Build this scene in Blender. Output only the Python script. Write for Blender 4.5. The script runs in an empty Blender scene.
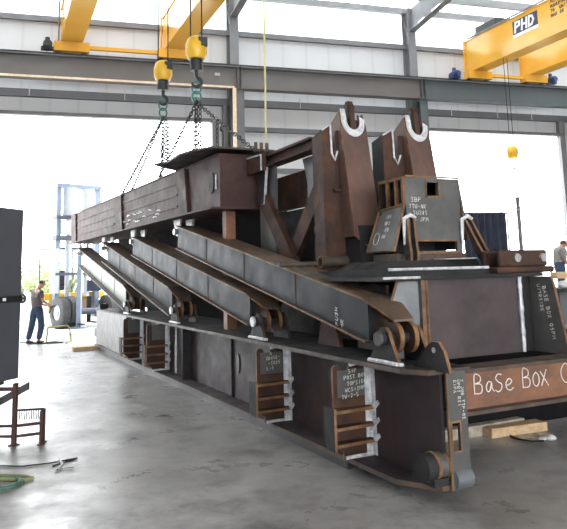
import bpy, bmesh, math, random
from mathutils import Vector, Matrix
random.seed(7)
R = math.radians
scn = bpy.context.scene
COL = scn.collection

# ------------------------------------------------------------------ frames
class Frame:
    """A building axis system: a = depth, b = to the right, z = up."""
    def __init__(s, ox, oy, ha, hb):
        s.o = Vector((ox, oy, 0)); ha = R(ha); hb = R(hb)
        s.a = Vector((math.sin(ha), math.cos(ha), 0)); s.b = Vector((math.sin(hb), math.cos(hb), 0))
        s.z = Vector((0, 0, 1))
    def w(s, a, b, z): return s.o + s.a*a + s.b*b + s.z*z
A = Frame(0.84049, 5.84650, -25.384, 62.772)      # the machine frame
W = Frame(-7.58396, 23.53614, -20.0, 72.606)      # the back wall
B = Frame(-7.58396, 23.53614, -22.4, 72.606)      # the crane bridges
class Ident:
    def w(s, a, b, z): return Vector((a, b, z))
WORLD = Ident()
def local(ox, oy, heading=0, oz=0):
    """x right, y away, z up around a spot on the floor"""
    h = R(heading)
    class F: pass
    f = F(); o = Vector((ox, oy, oz)); ax = Vector((math.cos(h), math.sin(h), 0)); ay = Vector((-math.sin(h), math.cos(h), 0))
    f.w = lambda x, y, z: o + ax*x + ay*y + Vector((0, 0, z))
    return f

# ------------------------------------------------------------------ materials
def nodes_of(name):
    m = bpy.data.materials.new(name); m.use_nodes = True
    nt = m.node_tree; bs = nt.nodes['Principled BSDF']
    return m, nt, bs
def ramp(nt, stops):
    r = nt.nodes.new('ShaderNodeValToRGB'); e = r.color_ramp.elements
    while len(e) < len(stops): e.new(0.5)
    for i, (p, c) in enumerate(stops):
        e[i].position = p; e[i].color = (*c, 1)
    return r
def noise(nt, scale, detail=6, rough=.6, vec=None, stretch=None):
    tc = nt.nodes.new('ShaderNodeTexCoord'); n = nt.nodes.new('ShaderNodeTexNoise')
    n.inputs['Scale'].default_value = scale; n.inputs['Detail'].default_value = detail; n.inputs['Roughness'].default_value = rough
    if stretch:
        mp = nt.nodes.new('ShaderNodeMapping'); mp.inputs['Scale'].default_value = stretch
        nt.links.new(tc.outputs['Object'], mp.inputs[0]); nt.links.new(mp.outputs[0], n.inputs['Vector'])
    else:
        nt.links.new(tc.outputs['Object'], n.inputs['Vector'])
    return n
def mottled(name, stops, scale=3, rough=(.4, .65), metal=0.0, bump=.0, stretch=None, spec=.5, bscale=40, detail=6):
    m, nt, bs = nodes_of(name)
    n = noise(nt, scale, detail, .65, stretch=stretch); r = ramp(nt, stops)
    nt.links.new(n.outputs['Fac'], r.inputs[0]); nt.links.new(r.outputs[0], bs.inputs['Base Color'])
    mr = nt.nodes.new('ShaderNodeMapRange'); mr.inputs[1].default_value = .3; mr.inputs[2].default_value = .7
    mr.inputs[3].default_value = rough[0]; mr.inputs[4].default_value = rough[1]
    n2 = noise(nt, scale*2.3, 4); nt.links.new(n2.outputs['Fac'], mr.inputs[0]); nt.links.new(mr.outputs[0], bs.inputs['Roughness'])
    bs.inputs['Metallic'].default_value = metal; bs.inputs['Specular IOR Level'].default_value = spec
    if bump:
        nb = noise(nt, bscale, 4); b = nt.nodes.new('ShaderNodeBump'); b.inputs['Strength'].default_value = bump; b.inputs['Distance'].default_value = .01
        nt.links.new(nb.outputs['Fac'], b.inputs['Height']); nt.links.new(b.outputs[0], bs.inputs['Normal'])
    return m
def flat(name, c, rough=.5, metal=0, spec=.5):
    c2 = tuple(min(1, x*1.15) for x in c); c1 = tuple(x*.85 for x in c)
    return mottled(name, [(.35, c1), (.65, c2)], 6, (rough*.9, min(1, rough*1.1)), metal, spec=spec)

M = {}
M['scale'] = mottled('mill_scale', [(.3, (.022, .0155, .018)), (.55, (.036, .024, .027)), (.75, (.056, .031, .027))], 1.6, (.48, .7), bump=.05, spec=.4)
M['darksteel'] = mottled('dark_steel', [(.3, (.011, .0105, .012)), (.7, (.030, .028, .029))], 2.2, (.55, .8), bump=.05, spec=.3)
M['blue'] = mottled('blue_steel', [(.3, (.012, .015, .018)), (.6, (.024, .029, .034)), (.8, (.05, .056, .062))], 1.6, (.5, .68), metal=0, bump=.03, stretch=(1, 1, .6), spec=.22)
M['palegreen'] = mottled('pale_green_grey_steel', [(.3, (.13, .15, .13)), (.7, (.22, .24, .20))], 2.0, (.35, .5), bump=.03)
M['grey'] = mottled('grey_plate', [(.3, (.065, .064, .063)), (.6, (.105, .103, .10)), (.8, (.16, .155, .148))], 3.0, (.32, .5), metal=.25, bump=.04)
M['rust'] = mottled('rusted_plate', [(.28, (.022, .013, .011)), (.5, (.050, .025, .018)), (.72, (.105, .047, .026))], 2.3, (.6, .8), bump=.1, spec=.3)
M['brown'] = mottled('brown_steel', [(.28, (.040, .022, .022)), (.5, (.072, .039, .036)), (.74, (.11, .056, .045))], 1.7, (.6, .8), bump=.06, spec=.3)
M['postrust'] = mottled('warm_rusted_plate', [(.28, (.055, .030, .024)), (.5, (.11, .058, .043)), (.74, (.18, .085, .05))], 2.2, (.45, .7), bump=.08, stretch=(1, 1, .5))
M['flangerust'] = mottled('flange_top_rust', [(.3, (.055, .042, .033)), (.5, (.115, .078, .053)), (.72, (.23, .125, .058))], 3.0, (.4, .65), bump=.08)
M['lightsteel'] = mottled('pale_blue_grey_steel', [(.3, (.075, .083, .09)), (.7, (.135, .147, .158))], 2.5, (.3, .45), bump=.03)
M['purple'] = mottled('purple_brown_steel', [(.28, (.042, .031, .033)), (.5, (.066, .050, .052)), (.74, (.095, .068, .066))], 1.7, (.5, .7), bump=.06, spec=.4)
M['shadeblack'] = mottled('shade_black_steel', [(.3, (.006, .006, .007)), (.7, (.014, .013, .014))], 2.0, (.85, .95), spec=.1)  # deep shade inside the frame, put into a matte near-black colour
M['orange'] = mottled('orange_rust', [(.3, (.105, .058, .042)), (.5, (.20, .090, .05)), (.7, (.29, .13, .06))], 2.0, (.45, .65), bump=.08, stretch=(1, 1, 2.5))
M['edge'] = mottled('flame_cut_edge', [(.3, (.075, .036, .018)), (.5, (.17, .082, .034)), (.72, (.32, .18, .08))], 7, (.5, .75), bump=.15)
M['dulledge'] = mottled('dull_flange_rust', [(.3, (.030, .025, .022)), (.5, (.062, .045, .035)), (.72, (.15, .078, .042))], 3.6, (.45, .7), bump=.1)
M['weld'] = mottled('ground_weld', [(.3, (.34, .34, .36)), (.5, (.60, .61, .63)), (.7, (.82, .82, .82))], 14, (.3, .55), metal=.2, bump=.4, bscale=60)
M['bare'] = mottled('bare_metal', [(.3, (.35, .35, .36)), (.7, (.6, .6, .6))], 8, (.25, .4), metal=.6)
M['chalk'] = flat('white_chalk', (.78, .77, .74), .9, spec=.1)
M['yellow'] = mottled('crane_yellow', [(.3, (.66, .33, .035)), (.7, (.74, .40, .05))], .8, (.14, .22), spec=.7)
M['hookyellow'] = mottled('hook_block_yellow', [(.3, (.74, .40, .02)), (.7, (.84, .50, .03))], 3, (.3, .4))
M['tealbeam'] = mottled('grey_teal_paint', [(.3, (.070, .090, .098)), (.7, (.088, .11, .118))], .9, (.4, .55))
M['greybeam'] = mottled('warm_grey_paint', [(.3, (.115, .105, .10)), (.7, (.14, .128, .12))], .7, (.35, .5))
M['column'] = mottled('column_grey_paint', [(.3, (.14, .14, .145)), (.7, (.18, .18, .185))], 1.5, (.45, .6))
M['darkgirt'] = mottled('girt_grey_paint', [(.3, (.10, .10, .107)), (.7, (.13, .13, .137))], 1.5, (.45, .6))
M['cream'] = flat('cream_paint', (.70, .56, .40), .5)
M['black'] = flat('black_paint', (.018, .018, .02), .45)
M['navy'] = mottled('navy_cloth', [(.3, (.012, .016, .032)), (.7, (.022, .028, .05))], 2, (.8, .95), stretch=(6, 6, .4))
M['boxpaint'] = mottled('charcoal_paint', [(.3, (.075, .077, .090)), (.7, (.09, .092, .108))], 1.2, (.45, .6))
M['darkblue'] = flat('motor_blue', (.03, .05, .14), .4)
M['rubber'] = mottled('tyre_rubber', [(.3, (.05, .05, .052)), (.7, (.085, .085, .085))], 6, (.8, .95))
M['paleblue'] = mottled('pale_blue_paint', [(.3, (.17, .22, .30)), (.7, (.24, .30, .38))], 2, (.4, .5))
M['offwhite'] = mottled('off_white_paint', [(.3, (.44, .47, .52)), (.7, (.56, .58, .62))], 2, (.4, .5))
M['midgrey'] = flat('machine_grey', (.07, .08, .11), .5)
M['green'] = mottled('green_hose', [(.3, (.03, .10, .07)), (.7, (.05, .16, .11))], 5, (.4, .55))
M['khaki'] = flat('khaki_hose', (.22, .24, .12), .55)
M['olive'] = flat('olive_paint', (.34, .33, .10), .5)
M['wood'] = mottled('sawn_timber', [(.3, (.40, .25, .13)), (.5, (.55, .38, .22)), (.7, (.66, .49, .31))], 3, (.7, .85), stretch=(1, 9, 9), bump=.1)
M['oldwood'] = mottled('weathered_timber', [(.3, (.20, .16, .12)), (.5, (.36, .31, .25)), (.7, (.50, .45, .38))], 8, (.8, .95), bump=.2)
M['skin'] = mottled('skin', [(.3, (.42, .23, .16)), (.7, (.50, .29, .20))], 8, (.45, .55))
M['hair'] = mottled('dark_brown_hair', [(.3, (.03, .02, .014)), (.7, (.06, .038, .026))], 30, (.5, .7))
M['shirt'] = mottled('taupe_cotton', [(.3, (.14, .115, .12)), (.7, (.19, .16, .16))], 6, (.85, .95), bump=.1)
M['greyshirt'] = mottled('grey_cotton', [(.3, (.20, .19, .185)), (.7, (.28, .265, .25))], 6, (.85, .95), bump=.1)
M['denim'] = mottled('blue_denim', [(.3, (.028, .05, .095)), (.7, (.05, .08, .14))], 9, (.8, .9), bump=.1)
M['shoe'] = flat('dark_shoe_leather', (.03, .026, .025), .6)
M['eye'] = flat('dark_eye', (.02, .015, .012), .2)
M['rag'] = flat('white_rag', (.75, .74, .72), .9)
M['rope'] = flat('pale_yellow_rope', (.62, .58, .26), .7)
M['chain'] = flat('dark_chain_steel', (.035, .037, .042), .4, .3)
M['ringgreen'] = flat('green_ring_paint', (.02, .17, .13), .4)
M['leaf'] = mottled('leaf_green', [(.3, (.26, .34, .14)), (.7, (.34, .42, .20))], 5, (.6, .8))
M['bark'] = flat('bark', (.12, .09, .07), .9)
M['navyprint'] = flat('navy_print', (.015, .017, .05), .4)
M['whiteprint'] = flat('white_print', (.85, .85, .86), .4)
M['brownprint'] = flat('dark_print', (.07, .035, .012), .5)

def concrete():
    m, nt, bs = nodes_of('trowelled_concrete'); L = nt.links
    n1 = noise(nt, .45, 8, .62); r1 = ramp(nt, [(.30, (.215, .208, .20)), (.5, (.305, .298, .29)), (.7, (.41, .405, .40))])
    L.new(n1.outputs['Fac'], r1.inputs[0])
    n2 = noise(nt, 2.6, 10, .72); r2 = ramp(nt, [(.33, (.45, .45, .46)), (.5, (.92, .915, .90)), (.62, (1.12, 1.12, 1.12)), (.72, (1.5, 1.5, 1.5))])
    L.new(n2.outputs['Fac'], r2.inputs[0])
    n4 = noise(nt, 1.3, 8, .7, stretch=(.35, 1.7, 1)); r4 = ramp(nt, [(.32, (.62, .62, .62)), (.46, (1, 1, 1))])
    L.new(n4.outputs['Fac'], r4.inputs[0])
    mx = nt.nodes.new('ShaderNodeMix'); mx.data_type = 'RGBA'; mx.blend_type = 'MULTIPLY'; mx.inputs[0].default_value = 1
    L.new(r1.outputs[0], mx.inputs[6]); L.new(r2.outputs[0], mx.inputs[7])
    mx2 = nt.nodes.new('ShaderNodeMix'); mx2.data_type = 'RGBA'; mx2.blend_type = 'MULTIPLY'; mx2.inputs[0].default_value = .8
    L.new(mx.outputs[2], mx2.inputs[6]); L.new(r4.outputs[0], mx2.inputs[7])
    L.new(mx2.outputs[2], bs.inputs['Base Color'])
    n3 = noise(nt, 1.1, 8, .7); mr = nt.nodes.new('ShaderNodeMapRange'); mr.inputs[1].default_value = .35; mr.inputs[2].default_value = .65
    mr.inputs[3].default_value = .24; mr.inputs[4].default_value = .5; L.new(n3.outputs['Fac'], mr.inputs[0]); L.new(mr.outputs[0], bs.inputs['Roughness'])
    nb = noise(nt, 9, 6); b = nt.nodes.new('ShaderNodeBump'); b.inputs['Strength'].default_value = .12; b.inputs['Distance'].default_value = .02
    L.new(nb.outputs['Fac'], b.inputs['Height']); L.new(b.outputs[0], bs.inputs['Normal'])
    return m
M['concrete'] = concrete()
M['pavement'] = mottled('pale_pavement', [(.3, (.42, .41, .40)), (.7, (.52, .51, .49))], .6, (.8, .95))
def liner():
    m, nt, bs = nodes_of('white_liner_panel')
    tc = nt.nodes.new('ShaderNodeTexCoord'); mp = nt.nodes.new('ShaderNodeMapping'); mp.inputs['Rotation'].default_value = (0, 0, R(72.6-90))
    wv = nt.nodes.new('ShaderNodeTexWave'); wv.inputs['Scale'].default_value = .33; wv.wave_profile = 'SIN'
    nt.links.new(tc.outputs['Object'], mp.inputs[0]); nt.links.new(mp.outputs[0], wv.inputs['Vector'])
    r = ramp(nt, [(0, (.47, .47, .475)), (.05, (.52, .52, .525)), (1, (.53, .53, .535))]); nt.links.new(wv.outputs['Fac'], r.inputs[0])
    nt.links.new(r.outputs[0], bs.inputs['Base Color']); bs.inputs['Roughness'].default_value = .55
    return m
M['liner'] = liner()
def translucent(name, c, mixf=.75):
    m, nt, bs = nodes_of(name); tr = nt.nodes.new('ShaderNodeBsdfTranslucent'); tr.inputs[0].default_value = (*c, 1)
    bs.inputs['Base Color'].default_value = (.8, .82, .82, 1); mx = nt.nodes.new('ShaderNodeMixShader'); mx.inputs[0].default_value = mixf
    n = noise(nt, 1.2); r = ramp(nt, [(.3, tuple(x*.93 for x in c)), (.7, c)]); nt.links.new(n.outputs['Fac'], r.inputs[0]); nt.links.new(r.outputs[0], tr.inputs[0])
    nt.links.new(bs.outputs[0], mx.inputs[1]); nt.links.new(tr.outputs[0], mx.inputs[2]); nt.links.new(mx.outputs[0], nt.nodes['Material Output'].inputs[0])
    return m
M['fibreglass'] = translucent('translucent_panel', (.92, .94, .95))

# ------------------------------------------------------------------ mesh builder
class MB:
    def __init__(s, fr=WORLD): s.v = []; s.f = []; s.m = []; s.fr = fr
    def add(s, pts, faces, mi=0):
        n = len(s.v); s.v += [s.fr.w(*p) for p in pts]
        for i, f in enumerate(faces):
            s.f.append([n+k for k in f]); s.m.append(mi[i] if isinstance(mi, (list, tuple)) else mi)
        return s
    def box(s, a0, a1, b0, b1, z0, z1, mi=0):
        p = [(a, b, z) for a in (a0, a1) for b in (b0, b1) for z in (z0, z1)]
        return s.add(p, [(0,1,3,2), (4,6,7,5), (0,4,5,1), (2,3,7,6), (0,2,6,4), (1,5,7,3)], mi)
    def prism(s, poly, plane, k0, k1, mi=0, me=None):
        """a plate cut to an outline; edges take material me"""
        me = mi if me is None else me
        mk = {'az': lambda u, v, k: (u, k, v), 'bz': lambda u, v, k: (k, u, v), 'ab': lambda u, v, k: (u, v, k)}[plane]
        n = len(poly); pts = [mk(u, v, k0) for u, v in poly]+[mk(u, v, k1) for u, v in poly]
        return s.add(pts, [tuple(range(n)), tuple(range(2*n-1, n-1, -1))]+[(i, (i+1) % n, (i+1) % n+n, i+n) for i in range(n)], [mi, mi]+[me]*n)
    def hexa(s, p8, mi=0):
        """8 corners: bottom ring then top ring"""
        return s.add(p8, [(0,1,2,3), (7,6,5,4), (0,4,5,1), (1,5,6,2), (2,6,7,3), (3,7,4,0)], mi)
    def tube(s, pts, r, n=8, mi=0, closed=False):
        P = [s.fr.w(*p) for p in pts]; k = len(P); base = len(s.v)
        if not isinstance(r, (list, tuple)): r = [r]*k
        prev = None
        for i, p in enumerate(P):
            if closed: t = P[(i+1) % k]-P[i-1]
            else: t = P[min(i+1, k-1)]-P[max(i-1, 0)]
            t = t.normalized() if t.length > 1e-9 else Vector((0, 0, 1))
            if prev is None:
                x = t.orthogonal().normalized()
            else:
                x = prev-t*prev.dot(t); x = x.normalized() if x.length > 1e-6 else t.orthogonal().normalized()
            prev = x; y = t.cross(x)
            for j in range(n):
                q = 2*math.pi*j/n; s.v.append(p+(x*math.cos(q)+y*math.sin(q))*r[i])
        for i in range(k if closed else k-1):
            i2 = (i+1) % k
            for j in range(n):
                s.f.append([base+i*n+j, base+i*n+(j+1) % n, base+i2*n+(j+1) % n, base+i2*n+j]); s.m.append(mi)
        if not closed:
            s.f.append([base+j for j in range(n)][::-1]); s.m.append(mi)
            s.f.append([base+(k-1)*n+j for j in range(n)]); s.m.append(mi)
        return s
    def cyl(s, p0, p1, r, n=20, mi=0, mcap=None, r1=None):
        b0 = len(s.f); s.tube([p0, p1], [r, r if r1 is None else r1], n, mi)
        if mcap is not None: s.m[-1] = mcap; s.m[-2] = mcap
        return s
    def ring(s, p0, p1, ro, ri, n=24, mi=0, mcap=None):
        """a hollow pipe"""
        P0, P1 = s.fr.w(*p0), s.fr.w(*p1); t = (P1-P0).normalized(); x = t.orthogonal().normalized(); y = t.cross(x); k = len(s.v)
        for P, rr in ((P0, ro), (P0, ri), (P1, ro), (P1, ri)):
            for j in range(n):
                q = 2*math.pi*j/n; s.v.append(P+(x*math.cos(q)+y*math.sin(q))*rr)
        mc = mi if mcap is None else mcap
        for j in range(n):
            j2 = (j+1) % n
            for (u, v, m) in ((0, 1, mc), (1, 3, mi), (3, 2, mc), (2, 0, mi)):
                s.f.append([k+u*n+j, k+u*n+j2, k+v*n+j2, k+v*n+j]); s.m.append(m)
        return s
    def lathe(s, prof, c, axis, n=28, mi=0):
        """profile (distance along axis, radius) turned about an axis through c"""
        C0 = s.fr.w(*c); C1 = s.fr.w(*[c[i]+axis[i] for i in range(3)]); t = (C1-C0).normalized(); x = t.orthogonal().normalized(); y = t.cross(x); k = len(s.v)
        for d, r in prof:
            for j in range(n):
                q = 2*math.pi*j/n; s.v.append(C0+t*d+(x*math.cos(q)+y*math.sin(q))*r)
        for i in range(len(prof)-1):
            for j in range(n):
                s.f.append([k+i*n+j, k+i*n+(j+1) % n, k+(i+1)*n+(j+1) % n, k+(i+1)*n+j]); s.m.append(mi[i] if isinstance(mi, (list, tuple)) else mi)
        return s
    def ball(s, c, r, mi=0, nu=12, nv=8, sc=(1, 1, 1)):
        pts = []; fc = []
        for i in range(nv+1):
            th = math.pi*i/nv
            for j in range(nu):
                q = 2*math.pi*j/nu
                pts.append((c[0]+r*sc[0]*math.sin(th)*math.cos(q), c[1]+r*sc[1]*math.sin(th)*math.sin(q), c[2]+r*sc[2]*math.cos(th)))
        for i in range(nv):
            for j in range(nu): fc.append((i*nu+j, i*nu+(j+1) % nu, (i+1)*nu+(j+1) % nu, (i+1)*nu+j))
        return s.add(pts, fc, mi)
    def torus(s, c, ex, ey, ro, ri, n=14, k=6, mi=0, sy=1.0):
        pts = [(c[0]+ro*(ex[0]*math.cos(q)+sy*ey[0]*math.sin(q)), c[1]+ro*(ex[1]*math.cos(q)+sy*ey[1]*math.sin(q)), c[2]+ro*(ex[2]*math.cos(q)+sy*ey[2]*math.sin(q))) for q in [2*math.pi*i/n for i in range(n)]]
        return s.tube(pts, ri, k, mi, True)
    def build(s, name, mats, parent=None, smooth=False, bevel=0, recalc=True):
        if not isinstance(mats, (list, tuple)): mats = [mats]
        if parent is not None:
            o0 = Vector(parent.get('_origin', (0, 0, 0)))
        else:
            xs = [v.x for v in s.v]; ys = [v.y for v in s.v]; zs = [v.z for v in s.v]
            o0 = Vector(((min(xs)+max(xs))/2, (min(ys)+max(ys))/2, min(zs)))
        me = bpy.data.meshes.new(name); me.from_pydata([tuple(v-o0) for v in s.v], [], s.f)
        for m in mats: me.materials.append(M[m] if isinstance(m, str) else m)
        me.polygons.foreach_set('material_index', s.m)
        bm = bmesh.new(); bm.from_mesh(me)
        bmesh.ops.remove_doubles(bm, verts=bm.verts, dist=1e-6)
        if recalc: bmesh.ops.recalc_face_normals(bm, faces=bm.faces)
        bm.to_mesh(me); bm.free()
        if smooth:
            me.polygons.foreach_set('use_smooth', [True]*len(me.polygons))
            try: me.set_sharp_from_angle(angle=R(40))
            except Exception: pass
        o = bpy.data.objects.new(name, me); COL.objects.link(o)
        if parent is not None:
            o.parent = parent; o['_origin'] = tuple(o0)
        else:
            o.location = o0; o['_origin'] = tuple(o0)
        if bevel:
            bv = o.modifiers.new('bevel', 'BEVEL'); bv.width = bevel; bv.segments = 2; bv.limit_method = 'ANGLE'
        return o
def tag(o, label, cat, group=None):
    o['label'] = label; o['category'] = cat
    if group: o['group'] = group
    return o
def thing(name, label, cat, loc, group=None):
    o = bpy.data.objects.new(name, None); COL.objects.link(o); o.location = loc; o['_origin'] = tuple(loc)
    o.empty_display_size = .2
    return tag(o, label, cat, group)
def struct(o): o['kind'] = 'structure'; return o
def note(o, label): o['label'] = label; return o

# handwriting ------------------------------------------------------------
G = {'A': [[(0,0),(.5,1),(1,0)], [(.2,.4),(.8,.4)]], 'B': [[(0,0),(0,1),(.7,.95),(.75,.6),(0,.52),(.9,.45),(.9,.08),(0,0)]], 'C': [[(.9,.85),(.5,1),(.08,.7),(.08,.3),(.5,0),(.95,.15)]],
     'D': [[(0,0),(0,1),(.6,.9),(.9,.5),(.6,.08),(0,0)]], 'E': [[(.9,1),(0,1),(0,0),(.9,0)], [(0,.5),(.7,.5)]], 'I': [[(.5,0),(.5,1)]], 'J': [[(.8,1),(.8,.2),(.5,0),(.1,.2)]],
     'K': [[(0,0),(0,1)], [(.9,1),(0,.45),(.9,0)]], 'M': [[(0,0),(.1,1),(.5,.4),(.9,1),(1,0)]], 'N': [[(0,0),(0,1),(.9,0),(.9,1)]], 'O': [[(.5,1),(.05,.7),(.05,.3),(.5,0),(.95,.3),(.95,.7),(.5,1)]],
     'P': [[(0,0),(0,1),(.8,.95),(.85,.6),(0,.45)]], 'R': [[(0,0),(0,1),(.8,.95),(.85,.6),(0,.5),(.9,0)]], 'S': [[(.9,.9),(.4,1),(.1,.75),(.8,.35),(.7,.05),(.05,.05)]],
     'T': [[(0,1),(1,1)], [(.5,1),(.5,0)]], 'U': [[(0,1),(.05,.2),(.5,0),(.9,.2),(.95,1)]], 'W': [[(0,1),(.25,0),(.5,.6),(.75,0),(1,1)]], 'X': [[(0,1),(.9,0)], [(.9,1),(0,0)]],
     'Y': [[(0,1),(.5,.5),(1,1)], [(.5,.5),(.5,0)]], 'H': [[(0,0),(0,1)], [(.9,0),(.9,1)], [(0,.5),(.9,.5)]], 'L': [[(0,1),(0,0),(.8,0)]], 'F': [[(.9,1),(0,1),(0,0)], [(0,.55),(.7,.55)]],
     '0': [[(.5,1),(.1,.7),(.1,.3),(.5,0),(.9,.3),(.9,.7),(.5,1)]], '1': [[(.5,0),(.5,1)]], '2': [[(.1,.8),(.5,1),(.85,.75),(.1,0),(.95,0)]], '5': [[(.9,1),(.2,1),(.15,.55),(.7,.55),(.85,.25),(.5,0),(.1,.1)]],
     '7': [[(.1,1),(.9,1),(.4,0)]], '8': [[(.5,.52),(.15,.75),(.5,1),(.85,.75),(.5,.52),(.1,.25),(.5,0),(.9,.25),(.5,.52)]], '-': [[(.1,.5),(.9,.5)]], ' ': [],
     'a': [[(.8,.55),(.4,.62),(.1,.35),(.25,.03),(.7,.2),(.8,.55),(.85,.15),(1,0)]], 'e': [[(.1,.3),(.8,.42),(.6,.62),(.2,.5),(.1,.2),(.4,0),(.9,.1)]], 'o': [[(.5,.62),(.1,.35),(.4,0),(.85,.25),(.5,.62)]], 'x': [[(.05,.65),(.85,0)], [(.8,.7),(.1,.0)]]}
def write(mb, text, origin, ex, ey, h, wid=.62, gap=.3, r=.003, jit=.04):
    """chalk strokes of text on a plane; ex/ey are the reading and up directions in local axes"""
    rr = random.Random(len(text)*7+int(abs(origin[0])*100)); x = 0
    for ch in text:
        for st in G.get(ch, []):
            pts = []
            for (u, v) in st:
                uu = (x+u*wid+rr.uniform(-jit, jit))*h; vv = (v+rr.uniform(-jit, jit))*h
                pts.append(tuple(origin[k]+ex[k]*uu+ey[k]*vv for k in range(3)))
            mb.tube(pts, r, 5)
        x += wid+gap
    return mb

# ================================================================== the hall
fl = MB(W); fl.box(-46, 0, -16, 34, -.2, 0); struct(fl.build('floor', 'concrete'))
pv = MB(W); pv.box(0, 130, -90, 110, -.22, -.01); struct(pv.build('ground', 'pavement'))
EAVE = 12.4; SILL = 10.92; HEAD = 7.38
DL0, DL1, DR0, DR1 = -9.0, 5.16, 14.06, 20.62
wb = MB(W)
wb.box(0, .15, -16, DL0, 0, HEAD); wb.box(0, .15, DL1, DR0, 0, HEAD); wb.box(0, .15, DR1, 34, 0, HEAD); wb.box(0, .15, -16, 34, HEAD, SILL)
struct(wb.build('wall_back', 'liner'))
wl = MB(W); wl.box(-46, 0, -16.15, -16, 0, EAVE+1.5); struct(wl.build('wall_left', 'liner'))
wr = MB(W); wr.box(-46, 0, 34, 34.15, 0, EAVE+1.5); struct(wr.build('wall_right', 'liner'))
wf = MB(W); wf.box(-46.15, -46, -16, -12, 0, 16.5); wf.box(-46.15, -46, 22, 34, 0, 16.5); wf.box(-46.15, -46, -12, 22, 8.6, 16.5)  # unseen wall behind the camera; opening sized to let in front light
struct(wf.build('unseen_wall_front', 'liner'))
COLB = [-9.2, 5.95, 13.4, 20.95, 28.5]
for i, (b0, b1) in enumerate([(-16, -9.2), (-9.2, 5.95), (5.95, 13.4), (13.4, 20.95), (20.95, 34)]):
    wn = MB(W); wn.box(.05, .08, b0, b1, SILL, EAVE); struct(wn.build('window_%d' % (i+1), 'fibreglass'))
def roofz(a): return EAVE+.02 - a*.075
# roof: translucent skylight sheets near the eave, white deck further in
sk = MB(W); sk.hexa([(0.1, -16, roofz(0)+.25), (0.1, 34, roofz(0)+.25), (-9, 34, roofz(-9)+.25), (-9, -16, roofz(-9)+.25), (0.1, -16, roofz(0)+.28), (0.1, 34, roofz(0)+.28), (-9, 34, roofz(-9)+.28), (-9, -16, roofz(-9)+.28)])
struct(sk.build('window_6', 'fibreglass'))
ce = MB(W); ce.hexa([(-9, -16, roofz(-9)+.25), (-9, 34, roofz(-9)+.25), (-46, 34, roofz(-46)+.25), (-46, -16, roofz(-46)+.25), (-9, -16, roofz(-9)+.4), (-9, 34, roofz(-9)+.4), (-46, 34, roofz(-46)+.4), (-46, -16, roofz(-46)+.4)])
struct(ce.build('ceiling', 'liner'))
tn = 0
def trim(mb, mat):
    global tn
    tn += 1; return struct(mb.build('trim_%d' % tn, mat))
# sill rail and girts
t = MB(W); t.box(-.14, .0, -16, 34, SILL-.16, SILL+.04); trim(t, 'column')
for z0, z1, segs in ((8.0, 8.26, [(-16, 34)]), (HEAD-.02, HEAD+.1, [(-16, 5.2), (14, 20.7)]), (7.05, 7.22, [(5.5, 13.2)]), (5.5, 5.67, [(5.5, 13.2)]), (EAVE-.12, EAVE+.12, [(-16, 34)])):
    for b0, b1 in segs:
        t = MB(W); t.box(-.2, 0, b0, b1, z0, z1); trim(t, 'darkgirt' if z1 < 9 else 'column')
t = MB(W); t.box(-.22, 0, DL1, DL1+.22, 0, HEAD); t.box(-.28, 0, 5.58, 5.72, 0, 8); trim(t, 'column')
t = MB(W); t.box(-.2, 0, DR1-.12, DR1+.15, 0, 8.0); trim(t, 'column')
t = MB(W); t.box(-.2, 0, DR0-.15, DR0, 0, HEAD); trim(t, 'tealbeam')
# white hanger straps on the girt
for b in (-1.2, 2.0, 4.6, 8.6, 15.2, 17.4, 19.1):
    t = MB(W); t.cyl((-.23, b, 8.02), (-.23, b, 8.4), .018, 8); trim(t, 'liner')
# roof purlins
for a in (-1.3, -2.6, -3.9, -5.2, -6.5, -7.8):
    t = MB(W); z = roofz(a); t.box(a-.04, a+.04, -16, 34, z-.06, z+.24); t.box(a-.04, a+.1, -16, 34, z-.08, z-.06); trim(t, 'column')
def ibeam_z(mb, a, b, z0, z1, d, wdt, tf=.025, tw=.02):
    mb.box(a-d/2, a-d/2+tf, b-wdt/2, b+wdt/2, z0, z1); mb.box(a+d/2-tf, a+d/2, b-wdt/2, b+wdt/2, z0, z1); mb.box(a-d/2+tf, a+d/2-tf, b-tw/2, b+tw/2, z0, z1)
names = {5.95: 'left of the machine in the photo, near the left door', 13.4: 'behind the tall rusty posts', 20.95: 'at the right edge, beyond the right door', -9.2: '', 28.5: ''}
for b in (5.95, 13.4):
    c = thing('building_column', 'tall grey steel wall column rising to the roof, ' + ('beside the left door opening' if b < 6 else 'carrying the sloping rafter beside the right crane'), 'column', W.w(-.28, b, 0), 'grey wall columns')
    mb = MB(W); ibeam_z(mb, -.28, b, 0, EAVE, .5, .34); mb.build('column_shaft', 'column', c)
    mb = MB(W); mb.box(-.54, -.02, b-.2, b+.2, 0, .03); mb.build('base_plate', 'column', c)
    # rafter springing from the column head
    mb = MB(W)
    def rz(a): return roofz(a)-.1
    mb.prism([(0, rz(0)-1.15), (0, rz(0)), (-9, rz(-9)), (-9, rz(-9)-.65), (-1.2, rz(-1.2)-.75)], 'az', b-.01, b+.01)
    mb.hexa([(-.5, b-.14, rz(-.5)-1.0), (-.5, b+.14, rz(-.5)-1.0), (-9, b+.14, rz(-9)-.67), (-9, b-.14, rz(-9)-.67), (-.5, b-.14, rz(-.5)-.97), (-.5, b+.14, rz(-.5)-.97), (-9, b+.14, rz(-9)-.64), (-9, b-.14, rz(-9)-.64)])
    rf = mb.build('rafter', 'column', c)
    mb = MB(W); mb.tube([(-.55, b-.17, 11.05), (-.3, b-.17, 11.6), (-.05, b-.05, 11.9)], .025, 6); mb.build('brace_rod', 'column', c)
RZ0, RZ1 = 8.39, 9.22
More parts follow.
